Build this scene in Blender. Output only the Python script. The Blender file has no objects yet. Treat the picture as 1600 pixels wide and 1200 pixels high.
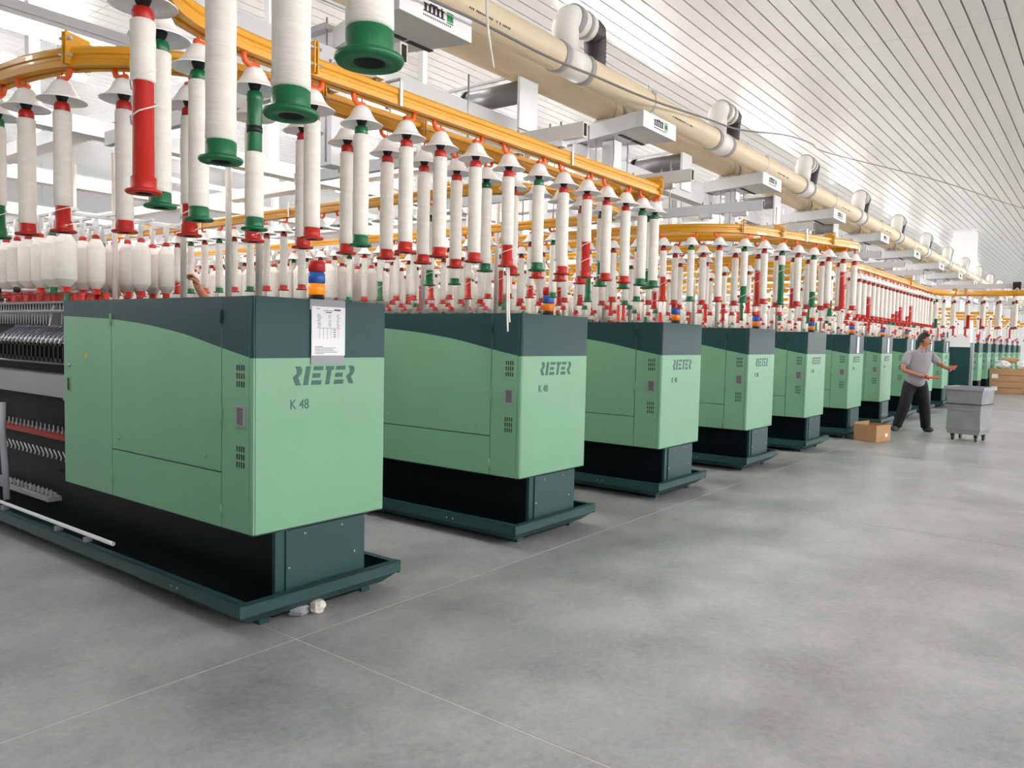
import bpy, math, random
from mathutils import Vector, Matrix
random.seed(7)
SC = bpy.context.scene
COL = SC.collection
# ------------------------------------------------------------------ camera
YAW, PITCH, ROLL, FPX, CAMH = 0.914, 0.0586, 0.0224, 1212.4, 1.5015
sy, cy, sp, cp = math.sin(YAW), math.cos(YAW), math.sin(PITCH), math.cos(PITCH)
Fv = Vector((sy*cp, cy*cp, -sp)); r_ = Vector((cy, -sy, 0)); u_ = r_.cross(Fv)
Rv = r_*math.cos(ROLL) + u_*math.sin(ROLL); Uv = -r_*math.sin(ROLL) + u_*math.cos(ROLL)
cam = bpy.data.cameras.new('camera'); cam.sensor_width = 36.0; cam.lens = 36.0*FPX/1600.0
cam.clip_start = 0.05; cam.clip_end = 300
co = bpy.data.objects.new('camera', cam); COL.objects.link(co)
co.matrix_world = Matrix(((Rv.x, Uv.x, -Fv.x, 0), (Rv.y, Uv.y, -Fv.y, 0), (Rv.z, Uv.z, -Fv.z, CAMH), (0, 0, 0, 1)))
SC.camera = co
# ------------------------------------------------------------------ world, exposure
W = bpy.data.worlds.new('world'); SC.world = W; W.use_nodes = True
W.node_tree.nodes['Background'].inputs[0].default_value = (0.8, 0.82, 0.85, 1)
W.node_tree.nodes['Background'].inputs[1].default_value = 0.3
SC.view_settings.view_transform = 'Standard'
SC.view_settings.look = 'None'
SC.view_settings.exposure = -0.12
SC.view_settings.gamma = 1.0
SC.view_settings.use_curve_mapping = False
LAMP_ALLEY = 40.0
LAMP_HIGH = 62.0
LAMP_AISLE = 132.0
SC.cycles.max_bounces = 8
SC.cycles.diffuse_bounces = 5

# ------------------------------------------------------------------ materials
def lin(c):
    c = c/255.0
    return c/12.92 if c <= 0.04045 else ((c+0.055)/1.055)**2.4
def rgb(r, g, b): return (lin(r), lin(g), lin(b), 1.0)
def mat(name, col, rough=0.5, metal=0.0, noise=0.0, scale=8.0, bump=0.0, bscale=60.0, emit=None, strength=0.0, coat=0.0, stretch=(1, 1, 1), spec=0.5):
    m = bpy.data.materials.new(name); m.use_nodes = True
    nt = m.node_tree; b = nt.nodes['Principled BSDF']
    b.inputs['Base Color'].default_value = col
    b.inputs['Roughness'].default_value = rough
    b.inputs['Metallic'].default_value = metal
    b.inputs['Specular IOR Level'].default_value = spec
    if coat: b.inputs['Coat Weight'].default_value = coat
    tc = nt.nodes.new('ShaderNodeTexCoord')
    mp = nt.nodes.new('ShaderNodeMapping'); mp.inputs['Scale'].default_value = stretch
    nt.links.new(tc.outputs['Object'], mp.inputs['Vector'])
    if noise:
        n = nt.nodes.new('ShaderNodeTexNoise'); n.inputs['Scale'].default_value = scale; n.inputs['Detail'].default_value = 6
        nt.links.new(mp.outputs['Vector'], n.inputs['Vector'])
        r = nt.nodes.new('ShaderNodeValToRGB')
        r.color_ramp.elements[0].position = 0.3; r.color_ramp.elements[1].position = 0.7
        r.color_ramp.elements[0].color = (col[0]*(1-noise), col[1]*(1-noise), col[2]*(1-noise), 1)
        r.color_ramp.elements[1].color = (min(1, col[0]*(1+noise)), min(1, col[1]*(1+noise)), min(1, col[2]*(1+noise)), 1)
        nt.links.new(n.outputs['Fac'], r.inputs['Fac']); nt.links.new(r.outputs['Color'], b.inputs['Base Color'])
    if bump:
        n2 = nt.nodes.new('ShaderNodeTexNoise'); n2.inputs['Scale'].default_value = bscale; n2.inputs['Detail'].default_value = 4
        nt.links.new(mp.outputs['Vector'], n2.inputs['Vector'])
        bp = nt.nodes.new('ShaderNodeBump'); bp.inputs['Strength'].default_value = bump; bp.inputs['Distance'].default_value = 0.01
        nt.links.new(n2.outputs['Fac'], bp.inputs['Height']); nt.links.new(bp.outputs['Normal'], b.inputs['Normal'])
    if emit:
        b.inputs['Emission Color'].default_value = emit; b.inputs['Emission Strength'].default_value = strength
    return m
M = {}
M['mint'] = mat('mint_paint', rgb(121, 169, 137), 0.42, noise=0.03, scale=3)
M['teal'] = mat('dark_teal_paint', rgb(32, 68, 70), 0.42, spec=0.28, noise=0.04, scale=3)
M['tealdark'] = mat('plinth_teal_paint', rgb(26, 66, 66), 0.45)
M['plinthshade'] = mat('plinth_side_painted_shade', rgb(8, 19, 22), 0.4, spec=0.12)  # near-black colour puts the deep shade under the cabinet into the plinth sides
M['print'] = mat('dark_green_print', rgb(48, 92, 84), 0.5)
M['gap'] = mat('dark_gap', rgb(12, 18, 18), 0.8)
M['black'] = mat('black_plastic_and_shade', rgb(14, 14, 16), 0.5)
M['red'] = mat('red_plastic', rgb(182, 26, 15), 0.35)
M['green'] = mat('green_plastic', rgb(8, 100, 57), 0.35)
M['yarn'] = mat('cotton_roving', rgb(236, 230, 222), 0.9, noise=0.05, scale=30, bump=0.16, bscale=70, stretch=(0.5, 0.5, 2.5))
M['bell'] = mat('white_cap_plastic', rgb(250, 250, 250), 0.3)
M['orange'] = mat('orange_hook_plastic', rgb(238, 98, 34), 0.4)
M['yellow'] = mat('yellow_rail_paint', rgb(216, 151, 17), 0.32, coat=0.2)
M['steel'] = mat('zinc_steel', rgb(190, 190, 192), 0.35, 0.8)
M['alu'] = mat('satin_post_steel', rgb(218, 208, 200), 0.35, 0.1)
M['white'] = mat('white_paint', rgb(232, 233, 235), 0.45)
M['signwhite'] = mat('white_sign', rgb(244, 244, 246), 0.4)
M['greywhite'] = mat('light_grey_paint', rgb(205, 206, 208), 0.45)
M['pvc'] = mat('beige_pipe', rgb(246, 227, 195), 0.35, noise=0.02)
M['pvcwhite'] = mat('white_pipe_fitting', rgb(240, 236, 230), 0.35)
M['tape'] = mat('grey_coupling_band', rgb(160, 158, 160), 0.5)
M['hose'] = mat('dark_hose', rgb(58, 54, 58), 0.5)
M['ink'] = mat('dark_ink', rgb(50, 46, 46), 0.7)
M['logogreen'] = mat('green_ink', rgb(40, 150, 84), 0.6)
M['strip'] = mat('ceiling_strip_metal', rgb(230, 229, 228), 0.3, 0.4)
M['slab'] = mat('ceiling_backing', rgb(96, 96, 98), 0.8)
M['wall'] = mat('white_wall', rgb(226, 227, 228), 0.7)
M['paper'] = mat('paper', rgb(240, 240, 244), 0.7)
M['greyplastic'] = mat('grey_plastic', rgb(150, 152, 160), 0.5)
M['carton'] = mat('cardboard', rgb(176, 136, 98), 0.8, noise=0.06, scale=5)
M['bingrey'] = mat('grey_bin_plastic', rgb(132, 134, 138), 0.55, noise=0.12, scale=4)
M['bag'] = mat('white_bag', rgb(240, 242, 242), 0.4)
M['skin'] = mat('skin', rgb(178, 120, 92), 0.5)
M['shirt'] = mat('grey_shirt', rgb(150, 146, 152), 0.85, noise=0.06, scale=12)
M['trousers'] = mat('navy_trousers', rgb(12, 12, 24), 0.8, noise=0.15, scale=8)
M['shoe'] = mat('dark_shoe', rgb(70, 70, 78), 0.7)
M['hair'] = mat('dark_hair', rgb(28, 22, 20), 0.7)
M['machinegrey'] = mat('machine_grey', rgb(150, 148, 154), 0.45)
M['armgrey'] = mat('drafting_arm_grey', rgb(138, 140, 148), 0.4, 0.2)
M['handleshade'] = mat('grey_handle_painted_shade', rgb(112, 108, 110), 0.5)  # darker grey paints in the shading inside the handle recess
M['darkmetal'] = mat('dark_machine_metal', rgb(18, 18, 21), 0.5, 0.1, spec=0.2)
M['lensred'] = mat('red_lens', rgb(200, 30, 24), 0.2)
M['lensblue'] = mat('blue_lens', rgb(30, 96, 190), 0.2)
M['lensorange'] = mat('orange_lens', rgb(240, 128, 24), 0.2)
M['lensorangelit'] = mat('orange_lens_lit', rgb(250, 130, 16), 0.2, emit=rgb(255, 150, 20), strength=0.5)
M['lamp'] = mat('lamp_tube', rgb(250, 250, 250), 0.4, emit=(1.0, 0.985, 0.96, 1), strength=LAMP_ALLEY)
M['lamphigh'] = mat('lamp_tube_high', rgb(250, 250, 250), 0.4, emit=(1.0, 0.985, 0.96, 1), strength=LAMP_HIGH)
M['lampaisle'] = mat('lamp_tube_aisle', rgb(250, 250, 250), 0.4, emit=(1.0, 0.985, 0.96, 1), strength=LAMP_AISLE)
M['warn'] = mat('yellow_sticker', rgb(210, 190, 60), 0.6)
M['ductgrey'] = mat('grey_duct_metal', rgb(132, 132, 134), 0.4, 0.4)
M['lump'] = mat('white_lump', rgb(226, 218, 212), 0.8, noise=0.05)
M['filler'] = mat('joint_filler', rgb(212, 207, 205), 0.7)
M['cable'] = mat('grey_cable', rgb(120, 112, 110), 0.5)
M['redbrown'] = mat('red_oxide', rgb(150, 40, 28), 0.5)
def floor_mat():
    m = bpy.data.materials.new('polished_concrete'); m.use_nodes = True
    nt = m.node_tree; b = nt.nodes['Principled BSDF']
    geo = nt.nodes.new('ShaderNodeNewGeometry')
    def noise(scale, detail, rough=0.55):
        n = nt.nodes.new('ShaderNodeTexNoise'); n.inputs['Scale'].default_value = scale
        n.inputs['Detail'].default_value = detail; n.inputs['Roughness'].default_value = rough
        nt.links.new(geo.outputs['Position'], n.inputs['Vector']); return n
    a = noise(1.3, 9, 0.62); f = noise(26, 6, 0.75)
    mix = nt.nodes.new('ShaderNodeMath'); mix.operation = 'MULTIPLY_ADD'
    nt.links.new(f.outputs['Fac'], mix.inputs[0]); mix.inputs[1].default_value = 0.45; nt.links.new(a.outputs['Fac'], mix.inputs[2])
    r = nt.nodes.new('ShaderNodeValToRGB')
    r.color_ramp.elements[0].position = 0.45; r.color_ramp.elements[0].color = rgb(114, 115, 116)
    r.color_ramp.elements[1].position = 1.0; r.color_ramp.elements[1].color = rgb(188, 189, 190)
    nt.links.new(mix.outputs[0], r.inputs['Fac']); nt.links.new(r.outputs['Color'], b.inputs['Base Color'])
    rr = nt.nodes.new('ShaderNodeMapRange'); rr.inputs['To Min'].default_value = 0.22; rr.inputs['To Max'].default_value = 0.5
    nt.links.new(a.outputs['Fac'], rr.inputs['Value']); nt.links.new(rr.outputs['Result'], b.inputs['Roughness'])
    return m
M['floor'] = floor_mat()

# ------------------------------------------------------------------ mesh helpers
class MB:
    def __init__(s): s.v = []; s.f = []; s.m = []; s.s = []
    def add(s, vs, fs, mi=0, smooth=False):
        o = len(s.v); s.v += [tuple(p) for p in vs]
        for f in fs: s.f.append(tuple(o+i for i in f)); s.m.append(mi); s.s.append(smooth)
        return s
    def box(s, x0, x1, y0, y1, z0, z1, mi=0):
        vs = [(x, y, z) for x in (x0, x1) for y in (y0, y1) for z in (z0, z1)]
        return s.add(vs, [(0, 1, 3, 2), (4, 6, 7, 5), (0, 4, 5, 1), (2, 3, 7, 6), (0, 2, 6, 4), (1, 5, 7, 3)], mi)
    def cbox(s, x, y, z, dx, dy, dz, mi=0): return s.box(x-dx/2, x+dx/2, y-dy/2, y+dy/2, z-dz/2, z+dz/2, mi)
    def prism(s, poly, axis, a, b, mi=0):
        # poly of 2D points in the plane normal to axis; extruded a..b
        def P(p, t):
            return {'x': (t, p[0], p[1]), 'y': (p[0], t, p[1]), 'z': (p[0], p[1], t)}[axis]
        n = len(poly); vs = [P(p, a) for p in poly] + [P(p, b) for p in poly]
        fs = [tuple(range(n))[::-1], tuple(range(n, 2*n))] + [(i, (i+1) % n, n+(i+1) % n, n+i) for i in range(n)]
        return s.add(vs, fs, mi)
    def lathe(s, prof, seg=16, mi=0, c=(0, 0, 0), ax=None, cap=True):
        # prof: [(r,z)] along axis ax (default z) from c
        ax = Vector(ax or (0, 0, 1)).normalized(); t = ax.orthogonal().normalized(); w = ax.cross(t); c = Vector(c)
        vs = []
        for r, z in prof:
            for i in range(seg):
                a = 2*math.pi*i/seg
                vs.append(c + ax*z + (t*math.cos(a) + w*math.sin(a))*r)
        fs = []
        for j in range(len(prof)-1):
            for i in range(seg):
                k = (i+1) % seg
                fs.append((j*seg+i, j*seg+k, (j+1)*seg+k, (j+1)*seg+i))
        s.add(vs, fs, mi, True)
        if cap:
            o = len(s.v)-len(vs)
            s.f.append(tuple(o+i for i in range(seg))[::-1]); s.m.append(mi); s.s.append(False)
            s.f.append(tuple(o+(len(prof)-1)*seg+i for i in range(seg))); s.m.append(mi); s.s.append(False)
        return s
    def cyl(s, a, b, r, seg=12, mi=0, r2=None):
        a = Vector(a); b = Vector(b)
        return s.lathe([(r, 0), (r if r2 is None else r2, (b-a).length)], seg, mi, a, b-a)
    def tube(s, pts, r, seg=8, mi=0, rad=None, closed=False):
        pts = [Vector(p) for p in pts]; n = len(pts); vs = []
        prev = None
        for i, p in enumerate(pts):
            d = (pts[min(i+1, n-1)] - pts[max(i-1, 0)]).normalized()
            if prev is None: t = d.orthogonal().normalized()
            else:
                t = (prev - d*prev.dot(d)).normalized()
            prev = t; w = d.cross(t); rr = rad[i] if rad else r
            for k in range(seg):
                a = 2*math.pi*k/seg; vs.append(p + (t*math.cos(a)+w*math.sin(a))*rr)
        fs = [(j*seg+i, j*seg+(i+1) % seg, (j+1)*seg+(i+1) % seg, (j+1)*seg+i) for j in range(n-1) for i in range(seg)]
        s.add(vs, fs, mi, True)
        o = len(s.v)-len(vs)
        s.f += [tuple(o+i for i in range(seg))[::-1], tuple(o+(n-1)*seg+i for i in range(seg))]; s.m += [mi, mi]; s.s += [False, False]
        return s
    def sweep(s, pts, prof, mi=0):
        # pts: horizontal polyline (x,y,z); prof: closed 2D profile (across, up)
        pts = [Vector(p) for p in pts]; n = len(pts); k = len(prof); vs = []
        for i, p in enumerate(pts):
            d = (pts[min(i+1, n-1)] - pts[max(i-1, 0)]); d.z = 0; d.normalize()
            w = Vector((d.y, -d.x, 0))
            for a, b in prof: vs.append(p + w*a + Vector((0, 0, b)))
        fs = [(j*k+i, j*k+(i+1) % k, (j+1)*k+(i+1) % k, (j+1)*k+i) for j in range(n-1) for i in range(k)]
        fs += [tuple(range(k))[::-1], tuple((n-1)*k+i for i in range(k))]
        return s.add(vs, fs, mi)
    def mesh(s, name, mats):
        me = bpy.data.meshes.new(name); me.from_pydata(s.v, [], s.f)
        for m in (mats if isinstance(mats, (list, tuple)) else [mats]): me.materials.append(M[m] if isinstance(m, str) else m)
        me.polygons.foreach_set('material_index', s.m); me.polygons.foreach_set('use_smooth', s.s)
        me.update(); return me
    def build(s, name, mats, parent=None, loc=None):
        return obj(name, s.mesh(name, mats), parent, loc)
def obj(name, data, parent=None, loc=None, rot=None):
    o = bpy.data.objects.new(name, data); COL.objects.link(o)
    if parent is not None: o.parent = parent
    if loc is not None: o.location = loc
    if rot is not None: o.rotation_euler = rot
    return o
def tag(o, label=None, cat=None, group=None, kind=None):
    if label: o['label'] = label
    if cat: o['category'] = cat
    if group: o['group'] = group
    if kind: o['kind'] = kind
    return o
def thing(name, label, cat, loc=(0, 0, 0), rz=0, group=None):
    o = obj(name, None, None, loc, (0, 0, rz)); o.empty_display_size = 0.1
    return tag(o, label, cat, group)
def kids(o): return KIDS.get(o.name, [])
KIDS = {}
def index_kids():
    KIDS.clear()
    for o in bpy.data.objects:
        if o.parent: KIDS.setdefault(o.parent.name, []).append(o)
def copy_tree(o, parent=None, skip=()):
    c = o.copy(); COL.objects.link(c)
    if parent is not None: c.parent = parent
    for ch in kids(o):
        if ch.name.split('.')[0] not in skip: copy_tree(ch, c, skip)
    return c
ORD = 'first second third fourth fifth sixth seventh eighth ninth tenth eleventh twelfth thirteenth fourteenth fifteenth sixteenth seventeenth eighteenth nineteenth twentieth'.split()
def ordinal(n):
    if n < 20: return ORD[n]
    tens = 'twenty thirty forty fifty sixty seventy eighty ninety'.split()
    q, r = divmod(n+1, 10)
    return (tens[q-2] + '-' + ORD[r-1]) if r else (tens[q-2][:-1] + 'ieth')
def smooth_path(ctrl, n=8):
    # Catmull-Rom through control points
    P = [Vector((p[0], p[1], 0)) for p in ctrl]; out = []
    for i in range(len(P)-1):
        p0 = P[max(i-1, 0)]; p1 = P[i]; p2 = P[i+1]; p3 = P[min(i+2, len(P)-1)]
        L = (p2-p1).length
        if L > 1.0:   # straight run: linear
            out += [p1 + (p2-p1)*(t/n) for t in range(n)] if L < 3 else [p1]
            continue
        m1 = (p2-p0)*0.5; m2 = (p3-p1)*0.5
        if (p1-p0).length > 1.0: m1 = (p1-p0).normalized()*L
        if (p3-p2).length > 1.0: m2 = (p3-p2).normalized()*L
        for t in range(n):
            u = t/n
            out.append(p1*(2*u**3-3*u*u+1) + m1*(u**3-2*u*u+u) + p2*(-2*u**3+3*u*u) + m2*(u**3-u*u))
    out.append(P[-1]); return out
def along(path, s):
    for i in range(len(path)-1):
        d = path[i+1]-path[i]; L = d.length
        if s <= L or i == len(path)-2:
            return path[i] + d*(s/L if L else 0), d.normalized()
        s -= L
def plen(path): return sum((path[i+1]-path[i]).length for i in range(len(path)-1))

# ------------------------------------------------------------------ plan of the row of machines
X0, Y0, WM, DM, PM = 2.2402, 3.3366, 0.8709, 2.1203, 2.19128
ZT, ZB, ZBAND = 1.6835, 0.4855, 1.3755
HC = 5.0
def xc(k): return X0 + WM/2 + k*PM

# ------------------------------------------------------------------ room
floor = MB().box(-10, 52, -12, 28, -0.12, -0.0015).build('floor', 'filler'); tag(floor, 'polished grey concrete hall floor', kind='structure')
xs = [-10] + [2.33 + 4.65*i for i in range(-2, 11)] + [52]
for ya, yb in ((-12, -3.1), (-3.1, 3.105), (3.105, 9.3), (9.3, 15.5), (15.5, 28)):
    for xa, xb in zip(xs, xs[1:]):
        g = 0.004
        MB().box(xa+g, xb-g, ya+g, yb-g, -0.001, 0).build('floor_slab', 'floor', floor)
ceil = MB().box(-10, 52, -12, 28, HC+0.04, HC+0.14).build('ceiling', 'slab'); tag(ceil, 'white metal strip ceiling of the hall', kind='structure')
PITCH_S = 0.1746
def strip_mb(mb, y, xa, xb):
    h = PITCH_S/2 - 0.009
    mb.prism([(y-h-0.004, HC+0.03), (y-h, HC), (y+h, HC), (y+h+0.004, HC+0.03)], 'x', xa+0.003, xb-0.003)
sxs = [-10, -7.3, -1.6, 4.1, 9.8, 15.6, 21.3, 27.0, 32.7, 38.4, 52]
pm = {}
rest = MB(); nstrip = 0
for i in range(-72, 156):
    y = 1.047 + PITCH_S*(i+0.5)
    if y < -11.9 or y > 27.9: continue
    for xa, xb in zip(sxs, sxs[1:]):
        if 0.2 < y < 8.0 and 2 < xb < 39 and nstrip < 300:
            key = (round(xa, 2), round(xb, 2))
            if key not in pm:
                t = MB(); strip_mb(t, 0, xa, xb); pm[key] = t.mesh('ceiling_strip', 'strip')
            obj('ceiling_strip', pm[key], ceil, (0, y, 0)); nstrip += 1
        else:
            strip_mb(rest, y, xa, xb)
tag(rest.build('ceiling_strips_beyond', 'strip', ceil), kind='stuff')
for nm, b in (('wall_far', (51.8, 52, -12, 28)), ('wall_near', (-10, -9.8, -12, 28)), ('wall_left', (-10, 52, 27.8, 28)), ('wall_right', (-10, 52, -12, -11.8))):
    tag(MB().box(*b, 0, HC+0.1).build(nm, 'wall'), 'plain white wall closing the hall', kind='structure')
colm = MB().box(26.5, 27.1, 3.36, 3.93, 0, HC).build('column', 'white'); tag(colm, 'white square column rising to the strip ceiling behind the pipes', kind='structure')
MB().box(26.42, 27.18, 3.28, 4.01, HC-0.03, HC).build('trim_collar', 'white', colm)

# ------------------------------------------------------------------ lamps
def lamp_proto():
    t = thing('ceiling_lamp', 'x', 'lamp', (0, 0, 0), 0, 'batten lamps over the machine alleys')
    MB().box(-0.62, 0.62, -0.05, 0.05, 0.05, 0.075).build('housing', 'white', t)
    MB().cyl((-0.6, 0, 0.02), (0.6, 0, 0.02), 0.032, 8).build('tube', 'lamp', t)
    for s in (-0.45, 0.45): MB().box(s-0.02, s+0.02, -0.03, 0.03, 0.07, 0.085).build('mounting_clip', 'steel', t)
    return t
ROWS = (-9.2, -6.2, -3.2, 4.45, 6.5, 8.8, 11.5, 14.5, 18, 22)
for j, y in enumerate(ROWS):
    t = thing('lamp_trunking', 'long white trunking that carries the %s lamp row' % ordinal(j), 'trunking', (0, y, 3.085), 0)
    MB().box(-6, 45, -0.035, 0.035, 0, 0.05).build('trunking_channel', 'white', t)
    if y < 0 or y > 16:
        for x in range(-5, 45, 6): MB().cyl((x, 0, 0.05), (x, 0, HC-3.085), 0.004, 5).build('wire', 'steel', t)
LP = lamp_proto(); index_kids(); first = True; AIS = None
for k in range(-3, 22):
    for j, y in enumerate(ROWS):
        if k > 13 and y > 10: continue
        o = LP if first else copy_tree(LP); first = False
        o.location = (X0 + WM + (PM-WM)/2 + k*PM, y, 3.0)
        for ch in o.children:
            if ch.name.startswith('tube'):
                if AIS is None: ALM = ch.data; AIS = ch.data.copy(); AIS.materials[0] = M['lampaisle']
                ch.data = AIS if y < 0 else ALM
        where = 'over the alley right of the %s machine' % ordinal(k) if 0 <= k else 'over the left end of the hall'
        o['label'] = ('white batten lamp, %s lamp row, %s' % (ordinal(j), where)) if k >= 0 else 'white batten lamp, %s lamp row, %s column beyond the left edge' % (ordinal(j), ordinal(-k-1))

# long lamps hung just under the ceiling
for j, y in enumerate((5.2, 10.3, 15.5)):
    for i in range(8):
        t = thing('long_lamp', 'long white lamp close under the ceiling, %s row, %s along it' % (ordinal(j), ordinal(i)), 'lamp', (3.3 + 5.45*i, y, 4.60), 0, 'long lamps under the ceiling')
        MB().box(-1.25, 1.25, -0.06, 0.06, 0.03, 0.06).build('housing', 'white', t)
        MB().cyl((-1.2, 0, 0), (1.2, 0, 0), 0.035, 8).build('tube', 'lamphigh', t)
        for x in (-0.9, 0.9): MB().cyl((x, 0, 0.06), (x, 0, HC-4.6), 0.004, 5).build('wire', 'steel', t)

# ------------------------------------------------------------------ spinning machine
CURVE = [(-0.02, 1.3755), (0.013, 1.3755), (0.276, 1.420), (0.62, 1.486), (1.03, 1.535), (1.46, 1.566), (2.13, 1.584)]
def zcurve(d):
    for (a, za), (b, zb) in zip(CURVE, CURVE[1:]):
        if d <= b: return za + (zb-za)*(d-a)/(b-a)
    return CURVE[-1][1]
def zc_s(d):  # smoothed
    return (zcurve(d-0.12)+2*zcurve(d)+zcurve(d+0.12))/4 if d > 0.2 else zcurve(d)
def side_panel_mb(da, db, za, zb, side=-1, th=0.018, off=0.0):
    # slab on the side face (x = 0 side: outward -x), split by the printed curve; local origin at (X0, Y0, 0)
    mb = MB(); g = 0.0035
    da += g; db -= g; za += g; zb -= g
    xo, xi = (-off, th) if side < 0 else (WM+off, WM-th)
    n = max(2, int((db-da)/0.06)); ds = [da+(db-da)*i/n for i in range(n+1)]
    zs = [min(max(zc_s(d), za), zb) for d in ds]
    for i in range(n):
        for lo, hi, mi in (([za, za], [zs[i], zs[i+1]], 0), ([zs[i], zs[i+1]], [zb, zb], 1)):
            if abs(hi[0]-lo[0]) + abs(hi[1]-lo[1]) < 1e-5: continue
            q = [(xo, ds[i], lo[0]), (xo, ds[i+1], lo[1]), (xo, ds[i+1], hi[1]), (xo, ds[i], hi[0])]
            mb.add(q, [(0, 1, 2, 3)[::1 if side > 0 else -1]], mi)
    # rim
    b = len(mb.v)
    vs = [(x, d, z) for x in (xo, xi) for d in (da, db) for z in (za, zb)]
    m_top = 1 if zb > 1.4 else 0
    mb.add(vs, [(0, 1, 5, 4), (2, 6, 7, 3)], 0); mb.add(vs, [(0, 4, 6, 2)], 0); mb.add(vs, [(1, 3, 7, 5)], m_top)
    return mb
def vent_mb(d0, d1, z0, z1):
    mb = MB()
    for i in range(4):
        for j in range(3):
            w = (d1-d0)/4; h = (z1-z0)/3
            d = d0+w*(i+0.5); z = z0+h*(j+0.5)
            mb.box(-0.0015, 0.01, d-w*0.2, d+w*0.2, z-h*0.36, z+h*0.36)
    return mb
def text_mesh(txt, size):
    cu = bpy.data.curves.new('t', 'FONT'); cu.body = txt; cu.size = size; cu.extrude = 0.0008
    o = bpy.data.objects.new('t', cu); COL.objects.link(o)
    bpy.context.view_layer.update()
    me = bpy.data.meshes.new_from_object(o.evaluated_get(bpy.context.evaluated_depsgraph_get()))
    bpy.data.objects.remove(o); return me
def logo_polys():
    sl = 0.16
    def P(pts): return [(x + sl*y, y) for x, y in pts]
    def bar(x0, x1, y0, y1): return P([(x0, y0), (x1, y0), (x1, y1), (x0, y1)])
    def R(x): return P([(x+0.02, 1.0), (x+0.30, 1.0), (x+0.40, 0.9), (x+0.44, 0.74), (x+0.40, 0.56), (x+0.27, 0.40), (x+0.50, 0.0), (x+0.22, 0.0),
                        (x-0.02, 0.42), (x+0.14, 0.58), (x+0.17, 0.7), (x+0.14, 0.8)])
    out = [R(0), bar(0.62, 0.88, 0, 1)]
    for x in (1.06, 2.36): out += [bar(x, x+0.55, 0.78, 1.0), bar(x, x+0.44, 0.38, 0.62), bar(x, x+0.55, 0.0, 0.24)]
    out += [P([(1.76, 0.78), (2.24, 0.78), (2.24, 1.0), (1.76, 1.0)]), bar(1.86, 2.10, 0, 0.78), R(3.06)]
    return out
def machine_proto():
    t = thing('spinning_machine', 'x', 'machine', (X0, Y0, 0), 0, 'green spinning machines in the row')
    # dark inner carcass that shows in the joints
    MB().box(0.012, WM-0.012, 0.012, DM-0.01, ZB+0.01, ZT-0.012).build('carcass', 'gap', t)
    # end door: mint below, dark teal band above
    e = MB(); xa, xb = 0.0155, WM-0.002
    for za, zb, mi in ((ZB, ZBAND, 0), (ZBAND, ZT, 1)):
        vs = [(x, y, z) for x in (xa, xb) for y in (0, 0.02) for z in (za, zb)]
        e.add(vs, [(0, 4, 5, 1), (0, 1, 3, 2), (4, 6, 7, 5)], mi)
    e.add([(xa, 0, ZB), (xb, 0, ZB), (xb, 0.02, ZB), (xa, 0.02, ZB)], [(3, 2, 1, 0)], 0)
    e.add([(xa, 0, ZT), (xb, 0, ZT), (xb, 0.02, ZT), (xa, 0.02, ZT)], [(0, 1, 2, 3)], 1)
    door = e.build('end_door', ['mint', 'teal'], t)
    lg = MB(); s = 0.0985; sx = 0.1155
    for p in logo_polys():
        lg.prism([(0.228 + q[0]*sx, 1.233 + q[1]*s) for q in p][::-1], 'y', -0.0016, 0.001)
    lg.build('wordmark', 'print', door)
    tm = text_mesh('K 48', 0.073); tm.materials.append(M['print'])
    k48 = obj('model_number', tm, door, (0.216, -0.0012, 1.110), (math.pi/2, 0, 0)); k48.scale = (0.86, 1, 1)
    # corner post (chamfer) between side and end door
    c = MB()
    for za, zb, mi in ((ZB, ZBAND, 0), (ZBAND, ZT, 1)):
        c.prism([(0.0, 0.013), (0.004, 0.003), (0.0125, 0.0), (0.0125, 0.03), (0.0, 0.03)], 'z', za, zb, mi)
    c.build('corner_post', ['mint', 'teal'], t)
    # left side: front panel, big door above a low door, rear panel
    fp = side_panel_mb(0.03, 0.275, ZB, ZT).build('vent_panel', ['mint', 'teal'], t)
    bd = side_panel_mb(0.275, 1.461, 0.777, ZT).build('side_door', ['mint', 'teal'], t)
    ld = side_panel_mb(0.275, 1.461, ZB, 0.777).build('hatch_panel', ['mint', 'teal'], t)
    rp = side_panel_mb(1.461, DM, ZB, ZT).build('hinged_panel', ['mint', 'teal'], t)
    vent_mb(0.066, 0.145, 1.222, 1.345).build('vent_slots', 'black', fp); vent_mb(0.066, 0.145, 0.815, 0.935).build('vent_slots', 'black', fp)
    h = MB()
    for b in ((0.064, 0.146, 1.024, 1.036), (0.064, 0.146, 1.125, 1.137), (0.064, 0.076, 1.036, 1.125), (0.134, 0.146, 1.036, 1.125)): h.box(-0.006, 0.002, *b)
    h.box(-0.001, 0.004, 0.076, 0.134, 1.036, 1.125, 1); h.add([(-0.0055, 0.078, 1.04), (-0.0055, 0.1, 1.04), (-0.0015, 0.1, 1.122), (-0.0015, 0.078, 1.122)], [(0, 1, 2, 3)], 1)
    h.build('recessed_handle', ['greyplastic', 'handleshade'], fp)
    for d, z in ((1.369, 0.851), (0.426, 0.847)):
        MB().lathe([(0.011, 0), (0.011, 0.006), (0.007, 0.012)], 10, 0, (0, d, z), (-1, 0, 0)).build('knob', 'mint', bd)
    for (d, z0, z1, par) in ((0.275, 1.546, 1.618, fp), (0.275, 1.036, 1.116, fp), (0.275, 0.542, 0.612, fp), (1.461, 1.528, 1.597, rp), (1.461, 0.572, 0.640, rp)):
        MB().cyl((-0.004, d, z0), (-0.004, d, z1), 0.008, 8).build('hinge', 'teal' if z0 > 1.54 else 'mint', par)
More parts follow.
